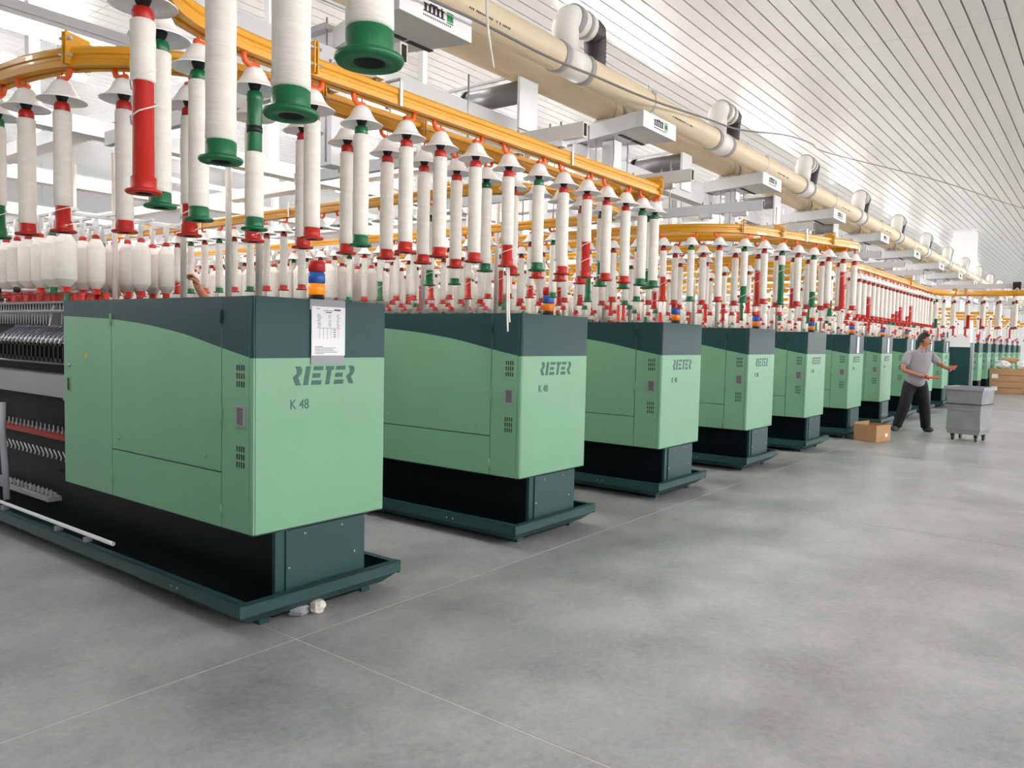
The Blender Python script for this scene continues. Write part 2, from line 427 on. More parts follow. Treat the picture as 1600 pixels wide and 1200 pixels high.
    MB().box(-0.003, 0.01, 2.02, 2.075, 1.087, 1.193).box(-0.004, 0.01, 2.033, 2.062, 1.1, 1.18, 1).build('recessed_handle', ['mint', 'black'], rp)
    MB().lathe([(0.011, 0), (0.011, 0.006), (0.006, 0.012)], 10, 0, (0, 2.035, 1.266), (-1, 0, 0)).build('lock', 'steel', rp)
    MB().prism([(1.775, 1.318), (1.815, 1.318), (1.795, 1.362)], 'x', -0.002, 0.001).build('warning_sticker', 'warn', rp)
    # right side and top
    side_panel_mb(0.0, 0.9, ZB, ZT, 1).build('side_panel', ['mint', 'teal'], t)
    side_panel_mb(0.9, DM, ZB, ZT, 1).build('side_panel', ['mint', 'teal'], t)
    MB().box(0.002, WM-0.002, 0.002, DM, ZT-0.012, ZT-0.001).build('cover_panel', 'teal', t)
    MB().box(0.0, WM, 0.0, DM, ZB-0.002, ZB+0.006).build('base_panel', 'gap', t)
    # plinth below the cabinet
    MB().box(0.14, WM-0.14, 0.03, 2.6, 0.03, ZB).build('plinth', 'plinthshade', t)
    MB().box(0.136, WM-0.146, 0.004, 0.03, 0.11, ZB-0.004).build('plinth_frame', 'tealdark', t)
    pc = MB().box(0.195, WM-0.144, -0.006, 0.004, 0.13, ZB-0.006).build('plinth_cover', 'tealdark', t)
    for x, z in ((0.312, 0.447), (0.562, 0.451), (0.212, 0.283), (0.652, 0.284)):
        MB().lathe([(0.007, 0), (0.007, 0.003), (0.004, 0.006)], 8, 0, (x, -0.006, z), (0, -1, 0)).build('bolt', 'steel', pc)
    # drip tray: folded rim around the foot of the plinth
    tr = MB().box(-0.115, WM+0.085, -0.07, -0.062, 0.113, 0.176).box(-0.115, WM+0.085, -0.07, -0.03, 0.17, 0.176)
    tray = tr.build('tray_rim', 'tealdark', t)
    for sx_, nm in ((-1, 'tray_edge'), (1, 'tray_edge')):
        x = -0.09 if sx_ < 0 else WM+0.085
        a, b = (x, x+0.006) if sx_ < 0 else (x-0.006, x)
        a2, b2 = (x, x+0.04) if sx_ < 0 else (x-0.04, x)
        sr = MB().box(a, b, -0.062, 5.5, 0.10, 0.172).box(a2, b2, -0.03, 5.5, 0.166, 0.172).build(nm, 'tealdark', t)
        for d in (0.55, 0.61): MB().lathe([(0.006, 0), (0.004, 0.005)], 8, 0, (a if sx_ < 0 else b, d, 0.13), (sx_, 0, 0)).build('bolt', 'steel', sr)
    pan = MB()
    top = [(-0.09, -0.062), (WM+0.08, -0.062), (WM+0.08, 5.5), (-0.09, 5.5)]; bot = [(-0.02, 0.02), (WM+0.02, 0.02), (WM+0.02, 5.5), (-0.02, 5.5)]
    pan.add([(x, y, 0.112) for x, y in top] + [(x, y, 0.045) for x, y in bot], [(0, 1, 5, 4), (1, 2, 6, 5), (3, 0, 4, 7), (4, 5, 6, 7), (2, 3, 7, 6)])
    pan.build('tray_pan', 'tealdark', t)
    for x in (0.08, WM-0.10):
        for d in (0.06, 1.4, 3.2): MB().box(x, x+0.06, d, d+0.09, 0.0, 0.05).build('foot', 'tealdark', t)
    # signal tower on the top panel
    tw = MB().cyl((0.46, 0.10, ZT-0.002), (0.46, 0.10, ZT+0.03), 0.042, 16).build('signal_tower', 'black', t)
    for i, (nm, mm) in enumerate((('orange_lens', 'lensorange'), ('blue_lens', 'lensblue'), ('red_lens', 'lensred'))):
        z = ZT+0.03+i*0.062
        MB().lathe([(0.040, 0), (0.045, 0.006), (0.045, 0.054), (0.040, 0.061)], 16, 0, (0.46, 0.10, z)).build(nm, mm, tw)
    return t
MACH = machine_proto()
# ring frame body behind the cabinet: only its near stretch can be seen, left of the first machine
def frame_parts(t):
    MB().box(0.20, WM-0.20, DM-0.02, 9.0, 0.05, 1.30).build('frame_body', 'darkmetal', t)
    b = MB().box(0.03, 0.16, DM+0.035, 9.0, 1.035, 1.185).build('beam_cover', 'machinegrey', t)
    MB().box(0.028, 0.165, DM+0.025, DM+0.09, 1.02, 1.19).build('beam_end', 'greyplastic', b)
    MB().cyl((0.10, DM+0.02, 1.255), (0.10, 9.0, 1.255), 0.008, 6).build('thin_rod', 'steel', t)
    MB().box(0.06, 0.16, DM, 9.0, 0.735, 0.765).build('spindle_rail', 'redbrown', t)
    MB().box(0.05, 0.17, DM+0.4, 9.0, 0.28, 0.31).build('spindle_beam', 'machinegrey', t)
    sp = MB(); 
    sp.lathe([(0.012, 0), (0.012, 0.015), (0.006, 0.025), (0.004, 0.055)], 8)
    spm = sp.mesh('spindle', 'machinegrey')
    arm = MB().prism([(0.0, 0.0), (0.05, -0.03), (0.30, 0.17), (0.29, 0.20), (0.03, 0.05)], 'y', -0.008, 0.008)
    arm.cyl((0.03, -0.03, 0.02), (0.03, 0.03, 0.02), 0.016, 8).cyl((0.09, -0.03, 0.06), (0.09, 0.03, 0.06), 0.014, 8).cyl((0.15, -0.03, 0.11), (0.15, 0.03, 0.11), 0.014, 8)
    armm = arm.mesh('drafting_arm', 'armgrey')
    blk = MB().box(0.0, 0.05, -0.025, 0.025, -0.13, 0.0).box(-0.012, 0.0, -0.01, 0.01, -0.10, -0.02); blkm = blk.mesh('drafting_block', 'darkmetal')
    gp = MB().tube([(0.0, 0.0, 0.0), (0.02, 0.0, -0.05), (0.015, 0.0, -0.07)], 0.004, 5); gpm = gp.mesh('hook_pin', 'white')
    nb = 17
    for i in range(nb):
        d = DM+0.06+i*0.072
        obj('spindle', spm, t, (0.10, d, 0.765)); obj('drafting_arm', armm, t, (0.02, d, 1.40)); obj('drafting_block', blkm, t, (0.03, d, 1.40))
        obj('hook_pin', gpm, t, (0.07, d, 0.655))
        if i >= 5: obj('spindle', spm, t, (0.08, d, 0.31))
    MB().box(0.10, WM-0.1, DM, 9.0, 1.28, 1.36).build('drafting_bed', 'darkmetal', t)
    lt = MB()
    for i in range(60):
        d = DM+0.02+i*0.05
        lt.tube([(0.12, d, 1.53), (0.16, d+0.08, 1.69)], 0.004, 4).tube([(0.15, d+0.08, 1.53), (0.11, d, 1.69)], 0.004, 4)
    MB().box(0.19, 0.195, DM, 9.0, 1.36, 1.675).build('back_plate', 'darkmetal', t)
    tag(lt.build('guide_wire_lattice', 'white', t), kind='stuff')
    MB().cyl((0.05, DM, 1.615), (0.05, 9.0, 1.615), 0.012, 8).build('guide_bar', 'machinegrey', t)
    for d in (DM+0.36, DM+2.2): MB().prism([(0.06, 1.52), (0.20, 1.52), (0.16, 1.66), (0.09, 1.66)], 'y', d, d+0.03).build('bar_bracket', 'machinegrey', t)
    MB().cyl((-0.05, 1.35, 0.215), (-0.05, 9.0, 0.36-0.145), 0.013, 8).build('tray_pipe', 'white', t)
    for d in (1.68, 2.1, 3.0): MB().box(-0.075, -0.03, d-0.015, d+0.015, 0.172, 0.20).build('pipe_clip', 'greyplastic', t)
    MB().tube([(-0.03, 3.08, 0.95), (-0.045, 3.05, 0.75), (-0.05, 2.99, 0.45), (-0.05, 2.97, 0.25)], 0.022, 10).build('drain_hose', 'greyplastic', t)
# creel posts and bars over each machine
def creel_parts(t):
    cr = MB()
    for x in (0.06, 0.30, 0.57, 0.81): cr.box(x-0.012, x+0.012, 2.05, 12.0, 2.27, 2.288)
    for d in (2.15, 4.2, 6.2, 8.2, 10.2): cr.box(0.04, 0.83, d-0.012, d+0.012, 2.25, 2.27)
    c = cr.build('creel_frame', 'greywhite', t)
    for d in (0.60, 0.91, 1.42, 2.34, 2.99, 4.6, 6.6): MB().cyl((0.44, d, ZT-0.01 if d < 2.1 else 1.3), (0.44, d, 2.75), 0.019, 10).build('creel_post', 'alu', c)
    for d in (2.9, 2.55): MB().cyl((-0.02, d+0.2, 1.765), (0.40, d, 1.765), 0.010, 8).lathe([(0.012, 0), (0.02, 0.012), (0.02, 0.035), (0.012, 0.045)], 8, 1, (-0.02, d+0.2, 1.765), (-1, 0.3, 0)).build('guide_arm', ['greywhite', 'black'], c)
index_kids()
creel_parts(MACH); index_kids()
NM = 19
machines = []
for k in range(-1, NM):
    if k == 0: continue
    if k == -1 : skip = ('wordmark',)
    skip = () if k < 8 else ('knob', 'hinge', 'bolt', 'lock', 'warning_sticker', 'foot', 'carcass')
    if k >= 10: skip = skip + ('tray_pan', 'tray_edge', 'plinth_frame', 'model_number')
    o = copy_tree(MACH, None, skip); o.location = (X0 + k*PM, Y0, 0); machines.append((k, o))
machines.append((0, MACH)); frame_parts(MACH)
MNAME = {0: 'nearest machine'}
for k in range(1, 30): MNAME[k] = '%s machine' % ordinal(k)
for k, o in machines:
    if k == -1: o['label'] = 'green spinning machine standing left of the nearest one, beyond the edge'
    elif k == 0: o['label'] = 'nearest light and dark green spinning machine, its side doors in full view'
    else: o['label'] = '%s green spinning machine from the near end of the row' % ordinal(k)
# lit amber lens on the nearest machine
for o in bpy.data.objects:
    if o.name.startswith('orange_lens') and o.parent.parent is MACH: 
        o.data = o.data.copy(); o.data.materials[0] = M['lensorangelit']; o['label'] = 'glowing amber lens'
# notices on end doors
def notice(k, long):
    x, y = X0 + k*PM, Y0
    nm = MNAME[k]
    t = thing('notice_sheet', 'white %s notice sheet hanging on the end door of the %s' % ('printed' if k == 0 else 'narrow', nm), 'notice', (x, y, 0), 0, 'notices on the machine ends')
    w0, w1 = (0.336, 0.572) if k == 0 else (0.40, 0.54)
    MB().box(w0, w1, -0.006, -0.0005, 1.63, ZT+0.002).build('clip_strip', 'greyplastic', t)
    p = MB().box(w0+0.008, w1-0.004, -0.010, -0.006, 1.388, 1.648).build('paper', 'paper', t)
    if k == 0:
        MB().box(w0+0.009, w1-0.006, -0.006, -0.0005, 1.343, 1.388).build('clip_strip', 'greyplastic', t)
        ln = MB()
        def dash(xa, xb, z, h=0.0028): ln.box(xa, xb, -0.0107, -0.0098, z-h/2, z+h/2)
        dash(w0+0.155, w0+0.20, 1.632, 0.008); dash(w0+0.04, w0+0.06, 1.636); dash(w0+0.10, w0+0.14, 1.618, 0.005); dash(w0+0.085, w0+0.15, 1.627)
        for i in range(9):
            z = 1.606-i*0.008
            for xa, L in ((0.045, 0.03), (0.12, 0.02), (0.175, 0.022)): dash(w0+xa+random.uniform(-.004, .004), w0+xa+L*random.uniform(.5, 1), z, 0.0022)
        dash(w0+0.04, w0+0.20, 1.534, 0.0016)
        for i in range(6): ln.box(w0+0.06+i*0.025, w0+0.0608+i*0.025, -0.0107, -0.0098, 1.478, 1.534)
        for i in range(4): dash(w0+0.15, w0+0.17, 1.525-i*0.012, 0.003)
        for i, L in enumerate((0.05, 0.14, 0.12, 0.13, 0.15, 0.06)): dash(w0+0.03, w0+0.03+L, 1.436-i*0.0075, 0.0022)
        ln.build('printed_lines', 'ink', p)
notice(0, True)
for k in (5, 6, 7, 8, 9, 10): notice(k, False)

# ------------------------------------------------------------------ overhead rails
RAILZ = 2.30
PROF = [(-0.030, 0.0), (-0.008, 0.0), (-0.008, 0.006), (0.008, 0.006), (0.008, 0.0), (0.030, 0.0), (0.031, 0.018), (0.026, 0.022), (0.026, 0.032), (0.031, 0.036), (0.031, 0.050), (0.022, 0.060), (-0.022, 0.060), (-0.031, 0.050), (-0.031, 0.036), (-0.026, 0.032), (-0.026, 0.022), (-0.031, 0.018)]
def uturn(cx, cy, r, a0, a1, n=10): return [(cx+r*math.cos(math.radians(a0+(a1-a0)*i/n)), cy+r*math.sin(math.radians(a0+(a1-a0)*i/n))) for i in range(n+1)]
RAILS = {}
def rail(key, label, ctrl, plates=(), clamps=()):
    path = smooth_path(ctrl)
    t = thing('overhead_rail', label, 'rail', (0, 0, 0), 0, 'yellow overhead conveyor rails')
    MB().sweep([(p.x, p.y, RAILZ) for p in path], PROF).build('rail_track', 'yellow', t)
    for s in plates:
        p, d = along(path, s); w = Vector((d.y, -d.x, 0))
        for e in (-0.006, 0.006):
            q = p + d*e; mb = MB()
            a = q - w*0.047; b = q + w*0.047; th = d*0.0025
            vs = [v + Vector((0, 0, z)) + s_ * th for v in (a, b) for z in (RAILZ+0.004, RAILZ+0.10) for s_ in (-1, 1)]
            mb.add(vs, [(0, 1, 3, 2), (4, 6, 7, 5), (0, 4, 5, 1), (2, 3, 7, 6), (0, 2, 6, 4), (1, 5, 7, 3)])
            pl = mb.build('joint_plate', 'yellow', t)
            if e < 0:
                for sx_ in (-0.039, 0.039):
                    for z in (RAILZ+0.08, RAILZ+0.03):
                        c = p + w*sx_; MB().cyl(c - d*0.022 + Vector((0, 0, z)), c + d*0.022 + Vector((0, 0, z)), 0.006, 6).build('plate_bolt', 'steel', pl)
    for s in clamps:
        p, d = along(path, s); w = Vector((d.y, -d.x, 0)); mb = MB()
        for e in (-1, 1):
            a = p + w*0.034*e
            vs = [a + d*dx + w*0.003*e*sw + Vector((0, 0, z)) for dx in (-0.007, 0.007) for z in (RAILZ-0.004, RAILZ+0.09) for sw in (0, 1)]
            mb.add(vs, [(0, 1, 3, 2), (4, 6, 7, 5), (0, 4, 5, 1), (2, 3, 7, 6), (0, 2, 6, 4), (1, 5, 7, 3)])
        vs = [p + w*ww + d*dx + Vector((0, 0, z)) for ww in (-0.038, 0.038) for dx in (-0.007, 0.007) for z in (RAILZ+0.086, RAILZ+0.092)]
        mb.add(vs, [(0, 1, 3, 2), (4, 6, 7, 5), (0, 4, 5, 1), (2, 3, 7, 6), (0, 2, 6, 4), (1, 5, 7, 3)])
        mb.build('rail_clamp', 'steel', t)
    RAILS[key] = path
    return t
pathA = [(0.50, -2.5), (0.50, 0.2), (0.545, 0.5), (0.61, 0.72), (0.69, 0.98), (0.775, 1.28), (0.86, 1.62), (0.985, 1.86), (1.18, 1.985), (1.45, 2.028), (3.85, 2.028)] + uturn(3.85, 2.148, 0.12, -90, 90)[1:] + [(1.55, 2.268), (1.30, 2.34), (1.13, 2.52), (1.055, 2.75), (1.03, 3.05), (1.03, 13)]
rail('A', 'nearest yellow conveyor rail, bending over the aisle and doubling back above the machines', pathA,
     plates=(3.75, 4.35, 5.05, 7.37, 7.53, 7.75, 9.3, 9.8, 10.6), clamps=(5.42, 6.5, 7.55))
rail('L', 'yellow rail loop along the alley right of the nearest machine', [(3.33, 13), (3.33, 3.0), (3.40, 2.72), (3.60, 2.56), (3.85, 2.50), (4.15, 2.50), (4.38, 2.56), (4.54, 2.72), (4.60, 3.0), (4.60, 13)], plates=(6.5, 9.9, 11.3, 14.9), clamps=(7.4, 8.5, 9.5))
rail('B', 'second yellow conveyor rail swinging out past the fourth machine', [(5.20, 13), (5.20, 2.95), (5.24, 2.62), (5.36, 2.34), (5.62, 2.12), (6.40, 1.86), (6.80, 1.74), (6.93, 1.76), (6.97, 1.85), (6.92, 1.94), (6.40, 2.10), (6.02, 2.28), (5.78, 2.56), (5.70, 2.95), (5.70, 13)], plates=(10.9, 11.3, 11.95, 12.5), clamps=(8, 9, 11.6))
rail('C', 'far yellow conveyor rail crossing the aisle over the worker', [(8.05, 13), (8.05, 2.95), (8.12, 2.55), (8.35, 2.25), (8.75, 2.13), (12.5, 2.13), (12.95, 2.06), (13.25, 1.88), (13.38, 1.55), (13.42, 1.2), (13.42, -6)], plates=(13.6, 15.8, 15.95, 16.6), clamps=(14, 15))
rail('D', 'far yellow rail running back beside the one that crosses the aisle', [(13.72, -6), (13.72, 1.3), (13.66, 1.8), (13.42, 2.14), (13.05, 2.34), (12.5, 2.40), (9.6, 2.40), (9.2, 2.5), (8.95, 2.75), (8.88, 3.1), (8.88, 13)], plates=(8.5,))
for key, x, nm in (('E', 6.45, 'straight yellow rail left of the third machine'), ('G', 7.45, 'straight yellow rail right of the third machine'), ('H', 9.85, 'straight yellow rail right of the fourth machine'), ('I', 11.0, 'straight yellow rail left of the fifth machine'), ('J', 12.05, 'straight yellow rail right of the fifth machine'), ('K', 14.4, 'straight yellow rail right of the sixth machine'), ('N', 16.5, 'straight yellow rail right of the seventh machine'), ('O', 18.7, 'straight yellow rail right of the eighth machine')):
    rail(key, nm, [(x, 2.75), (x, 13)], plates=(0.6, 3.2))

# hangers and bobbins
BELL = MB().lathe([(0.0705, 0.0), (0.071, 0.002), (0.060, 0.008), (0.047, 0.019), (0.037, 0.034), (0.029, 0.051), (0.020, 0.061), (0.010, 0.065)], 24, 0, (0, 0, 0.402), cap=False)
BELL.add([(0.010*math.cos(2*math.pi*i/24), 0.010*math.sin(2*math.pi*i/24), 0.467) for i in range(24)], [tuple(range(24))], 0)
BELLm = BELL.mesh('bell_cap', 'bell')
SPm = MB().lathe([(0.0125, 0.398), (0.0125, 0.402), (0.018, 0.416), (0.0185, 0.420), (0.010, 0.421)], 14, 0).cyl((0, 0, 0.42), (0, 0, 0.466), 0.008, 8, 1).mesh('spigot', ['black', 'steel'])
HKm = {}
for sg in (-1, 1):
    HKm[sg] = MB().tube([(sg*0.036, 0, 0.506), (sg*0.036, 0, 0.490), (sg*0.031, 0, 0.477), (sg*0.018, 0, 0.470), (-sg*0.012, 0, 0.4715)], 0.0088, 8).cyl((0, 0, 0.462), (0, 0, 0.492), 0.003, 5).mesh('hook', 'orange')
TUBEm = {}
for c in ('red', 'green'):
    mb = MB().lathe([(0.017, 0.03), (0.018, 0.001), (0.036, 0.0), (0.0385, 0.004), (0.0375, 0.0075), (0.027, 0.009), (0.0265, 0.013), (0.0265, 0.035), (0.0225, 0.038), (0.0212, 0.30), (0.0212, 0.368), (0.0225, 0.370), (0.0225, 0.388), (0.019, 0.397), (0.014, 0.399)], 20)
    mb.m[-2] = 1
    for q in range(20): mb.m[q] = 1  # black inner faces paint in the shade of the tube's hollow end
    TUBEm[c] = mb.mesh('bobbin_tube', [c, 'black'])
def roving(z0, z1, key, rr=0.0262):
    k = ('rov', round(z0, 2), round(z1, 2), round(rr, 4))
    if k not in TUBEm:
        n = 9; prof = [(0.0224, z0)]
        for i in range(n): prof.append((rr + 0.0006*math.sin(i*2.3+z0*40), z0+0.004+(z1-z0-0.008)*i/(n-1)))
        prof.append((0.0216, z1)); TUBEm[k] = MB().lathe(prof, 18).mesh('roving', 'yarn')
    return TUBEm[k]
def tail_mesh(z0, z1):
    k = ('tail', round(z0, 2), round(z1, 2))
    if k not in TUBEm:
        pts = []
        for i in range(13):
            a = i*0.9; z = z0+(z1-z0)*i/12; pts.append((0.0275*math.cos(a), 0.0275*math.sin(a), z))
        TUBEm[k] = MB().tube(pts, 0.002, 4).mesh('loose_yarn', 'yarn')
    return TUBEm[k]
BOB = []   # (dist, x, y, dir, colour, exposed-from-bottom, label, hangerlabel, sign)
EXPO = {'red': 'bare red lower end', 'green': 'bare green lower end'}
def put(x, y, d, col, ex, lab, sg, bob=True):
    BOB.append(((x*x+y*y)**0.5, x, y, math.atan2(d.y, d.x), col, ex, lab, sg, bob))
def where_label(col, ex, place):
    e = '' if ex < 0.08 else (' half unwound' if ex < 0.25 else ' nearly bare')
    return '%s-ended%s bobbin, %s' % (col, e, place)
pa = RAILS['A']
# bobbins over the aisle bend
for i, (x, y, c, ex) in enumerate([(0.592, 0.665, 'green', 0.05), (0.673, 0.915, 'green', 0.05), (0.782, 1.263, 'green', 0.05), (0.866, 1.700, 'red', 0.24), (0.986, 1.856, 'green', 0.05)]):
    put(x, y, Vector((0.4, 0.9, 0)), c, ex, where_label(c, ex, '%s along the rail bend over the aisle' % ordinal(i)), (-1)**i)
put(0.27, 0.62, Vector((0.4, 0.9, 0)), 'green', 0.05, where_label('green', 0.05, 'closest of all, cut by the top left corner'), 1)
front = [(1.157, 'green', .05), (1.349, 'green', .05), (1.572, 'red', .05), (1.774, 'green', .05), (1.983, 'red', .05), (2.160, 'red', .05), (2.363, 'red', .05), (2.575, 'red', .09), (2.790, 'green', .05),
         (2.985, 'red', .05), (3.185, 'red', .17), (3.37, 'red', .05), (3.56, 'red', .05), (3.74, 'green', .05), (3.88, 'green', .05)]
for i, (x, c, ex) in enumerate(front):
    put(x, 2.028 if x > 1.4 else (1.975 if x < 1.2 else 2.005), Vector((1, 0, 0)), c, ex, where_label(c, ex, '%s along the front straight of the nearest rail' % ordinal(i)), (-1)**i)
put(3.965, 2.11, Vector((0, 1, 0)), 'green', .11, where_label('green', .11, 'at the turning end of the nearest rail'), 1)
put(3.93, 2.24, Vector((0, 1, 0)), 'green', .05, where_label('green', .05, 'just behind the turning end of the nearest rail'), -1)
back = [(1.52, 'red', .10), (1.72, 'red', .05), (1.917, 'red', .05), (2.116, 'red', .05), (2.32, 'red', .05), (2.52, 'red', .05), (2.72, 'green', .05), (2.92, 'red', .05), (3.12, 'red', .05), (3.32, 'red', .12), (3.52, 'red', .05), (3.72, 'green', .14)]
for i, (x, c, ex) in enumerate(back):
    put(x, 2.268, Vector((1, 0, 0)), c, ex, where_label(c, ex, '%s along the rear straight of the nearest rail' % ordinal(i)), (-1)**i)
for i, (x, y, c, ex) in enumerate([(1.33, 2.325, 'red', .10), (1.179, 2.432, 'red', .05), (1.075, 2.61, 'red', .08), (1.045, 2.80, 'red', .05), (1.03, 3.0, 'green', .11), (1.03, 3.2, 'red', .05), (1.03, 3.4, 'red', .05)]):
    put(x, y, Vector((0.3, -1, 0)), c, ex, where_label(c, ex, '%s round the left curve of the nearest rail' % ordinal(i)), (-1)**i)
def fill(key, s0, s1, step, place, cols=None, empty=()):
    path = RAILS[key]; i = 0; s = s0
    while s < s1:
        p, d = along(path, s)
        if cols and i < len(cols): c, ex = cols[i]
        else:
            c = 'green' if random.random() < 0.2 else 'red'
            ex = random.choice((.05,)*9 + (.09, .16, .28))
        put(p.x, p.y, d, c, ex, where_label(c, ex, '%s %s' % (ordinal(i), place)), (-1)**i, i not in empty)
        i += 1; s += step
LA = plen(RAILS['L'])
fill('L', 4.0, 10.0, 0.2, 'down the rail right of the nearest machine', empty=(24, 25, 26, 27, 28))
fill('L', LA-9.8, LA-3.2, 0.2, 'down the rail left of the second machine')
fill('B', 4.0, 10.0, 0.22, 'down the rail over the second machine')
fill('B', 10.15, 12.25, 0.2, 'along the front of the second rail', [('green', .05), ('red', .18), ('green', .05), ('red', .05), ('green', .12), ('red', .05), ('green', .30), ('red', .05), ('green', .12), ('red', .05), ('red', .30)])
LB = plen(RAILS['B'])
fill('B', 12.35, 13.9, 0.2, 'along the back of the second rail', [('red', .05), ('red', .05), ('red', .05), ('red', .05), ('red', .16), ('red', .05), ('red', .28), ('red', .05)])
fill('B', 14.0, LB-4, 0.22, 'down the rail right of the second machine')
fill('C', 6.0, 10.9, 0.25, 'down the rail left of the fourth machine')
fill('C', 11.0, 14.9, 0.2, 'along the straight of the far rail', [('red', .05)]*3 + [('red', .24), ('red', .05), ('red', .05), ('red', .07), ('red', .05), ('red', .05), ('red', .10), ('red', .14), ('red', .2), ('red', .05), ('red', .10), ('red', .24)] + [('red', .05)]*5)
fill('C', 15.0, 18.4, 0.2, 'across the aisle on the far rail', [('red', .05), ('red', .05), ('green', .13), ('red', .05), ('red', .05), ('red', .2), ('red', .05)])
fill('D', 5.0, 8.2, 0.2, 'across the aisle on the farthest rail')
fill('D', 8.3, 12.5, 0.25, 'along the straight behind the far rail')
for key, x, nm in (('E', 6.45, 'down the straight rail left of the third machine'), ('G', 7.45, 'down the straight rail right of the third machine'), ('H', 9.85, 'down the straight rail right of the fourth machine'), ('I', 11.0, 'down the straight rail left of the fifth machine'), ('J', 12.05, 'down the straight rail right of the fifth machine'), ('K', 14.4, 'down the straight rail right of the sixth machine'), ('N', 16.5, 'down the straight rail right of the seventh machine'), ('O', 18.7, 'down the straight rail right of the eighth machine')):
    fill(key, 0.1, 5.5, 0.25, nm)
for key, x, nm in (('P', 20.9, 'right of the ninth machine'), ('Q', 23.0, 'right of the tenth machine'), ('R', 25.2, 'right of the eleventh machine'), ('S', 27.4, 'right of the twelfth machine'), ('T', 29.8, 'right of the thirteenth machine'), ('U', 33.0, 'deep at the far end of the row')):
    rail(key, 'straight yellow rail far along the row, ' + nm, [(x, 2.2), (x, 10)])
    fill(key, 0.05, 5.0, 0.25, 'down the far rail ' + nm)
TOPBARE = BOB[7][6]
BOB[7] = BOB[7][:6] + ('green-ended bobbin with bare green top, ' + BOB[7][6].split(', ')[1],) + BOB[7][7:]; TOPBARE = BOB[7][6]
BOB.sort(key=lambda b: b[0])
farb = MB(); nh = 0; nbob = 0
for dist, x, y, ang, col, ex, lab, sg, bob in BOB:
    if nbob < 290:
        nh += 1
        t = thing('bobbin_hanger', 'white bell cap %s' % lab.split(', ')[1], 'hanger', (x, y, 1.80), ang, 'bell-capped hangers on the yellow rails')
        obj('hook', HKm[sg], t); obj('bell_cap', BELLm, t); obj('spigot', SPm, t)
        if not bob:
            t['label'] = 'empty bell cap, %s' % lab.split(', ')[1]; continue
        nbob += 1
        z1 = 0.372; z0 = max(0.036, ex if ex >= .08 else 0.036)
        if lab == TOPBARE: z0, z1 = 0.036, 0.225
        b = thing('roving_bobbin', lab, 'bobbin', (x, y, 1.80), random.uniform(0, 6.28), 'roving bobbins hanging on the yellow rails')
        obj('bobbin_tube', TUBEm[col], b); obj('roving', roving(z0, z1, 0, 0.0262 if z0 < .1 else 0.0258), b)
        if lab == TOPBARE: MB().lathe([(0.0225, 0.28), (0.0225, 0.298)], 18, 0).build('black_band', 'black', b)
        if ex >= .08 and lab != TOPBARE: obj('loose_yarn', tail_mesh(max(z0-0.10, 0.02), z0+0.03), b)
    else:
        mi = 1 if col == 'red' else 2
        o = (x, y, 1.80); z0 = max(0.036, ex if ex >= .08 else 0.036)
        farb.lathe([(0.036, 0), (0.036, 0.008), (0.024, 0.012), (0.022, z0)], 8, mi, o); farb.lathe([(0.026, z0), (0.026, 0.372)], 8, 0, o, cap=False); farb.lathe([(0.022, 0.372), (0.022, 0.395), (0.01, 0.4)], 8, mi, o)
        farb.lathe([(0.07, 0.415), (0.045, 0.022+0.415), (0.03, 0.463), (0.008, 0.48)], 8, 3, o, cap=False)
        farb.cyl((x, y, 2.19), (x, y, 2.235), 0.014, 6, 4); farb.cyl((x, y, 2.27), (x, y, 2.302), 0.01, 5, 5)
if farb.v:
    o = farb.build('distant_hanging_bobbins', ['yarn', 'red', 'green', 'bell', 'black', 'orange']); tag(o, 'dense mass of capped bobbins on the farthest yellow rails', 'bobbins', kind='stuff')

# ------------------------------------------------------------------ creel bobbins over the machines
CT = {}
for c in ('red', 'green'):
    CT[c] = MB().lathe([(0.014, 0.001), (0.033, 0.0), (0.035, 0.006), (0.026, 0.009), (0.026, 0.04), (0.0205, 0.042), (0.0205, 0.385), (0.024, 0.388), (0.024, 0.414), (0.018, 0.418), (0.013, 0.42)], 14).lathe([(0.013, 0.415), (0.013, 0.47), (0.021, 0.475), (0.021, 0.535), (0.012, 0.545)], 10, 1).mesh('bobbin_tube', [c, 'bell'])
CYm = [MB().lathe([(0.021, 0.040), (0.028, 0.043), (0.030, 0.045), (0.064*f, 0.086), (0.0665*f, 0.090), (0.068*f, 0.095), (0.068*f, 0.2), (0.068*f, 0.33), (0.0665*f, 0.336), (0.063*f, 0.342), (0.033, 0.384), (0.03, 0.387), (0.021, 0.39)], 20).mesh('roving', 'yarn') for f in (1.0, 0.94, 0.86)]
CRE = []
for k in range(0, 14):
    for r, xo in enumerate((0.06, 0.30, 0.57, 0.81)):
        for i in range(36):
            y = Y0 + DM + 0.10 + i*0.20 + (0.10 if r % 2 else 0)
            if i*0.20 > (6.5 if k < 3 else 4.5): continue
            x = X0 + k*PM + xo
            px = math.atan2(x, y) - YAW
            CRE.append(((x*x+y*y)**0.5, k, r, i, x, y))
CRE.sort(key=lambda c: c[0])
visible = [c for c in CRE if c[4]/c[5] > math.tan(math.radians(17.5))]
ind = set(id(c) for c in visible[:290])
farc = MB()
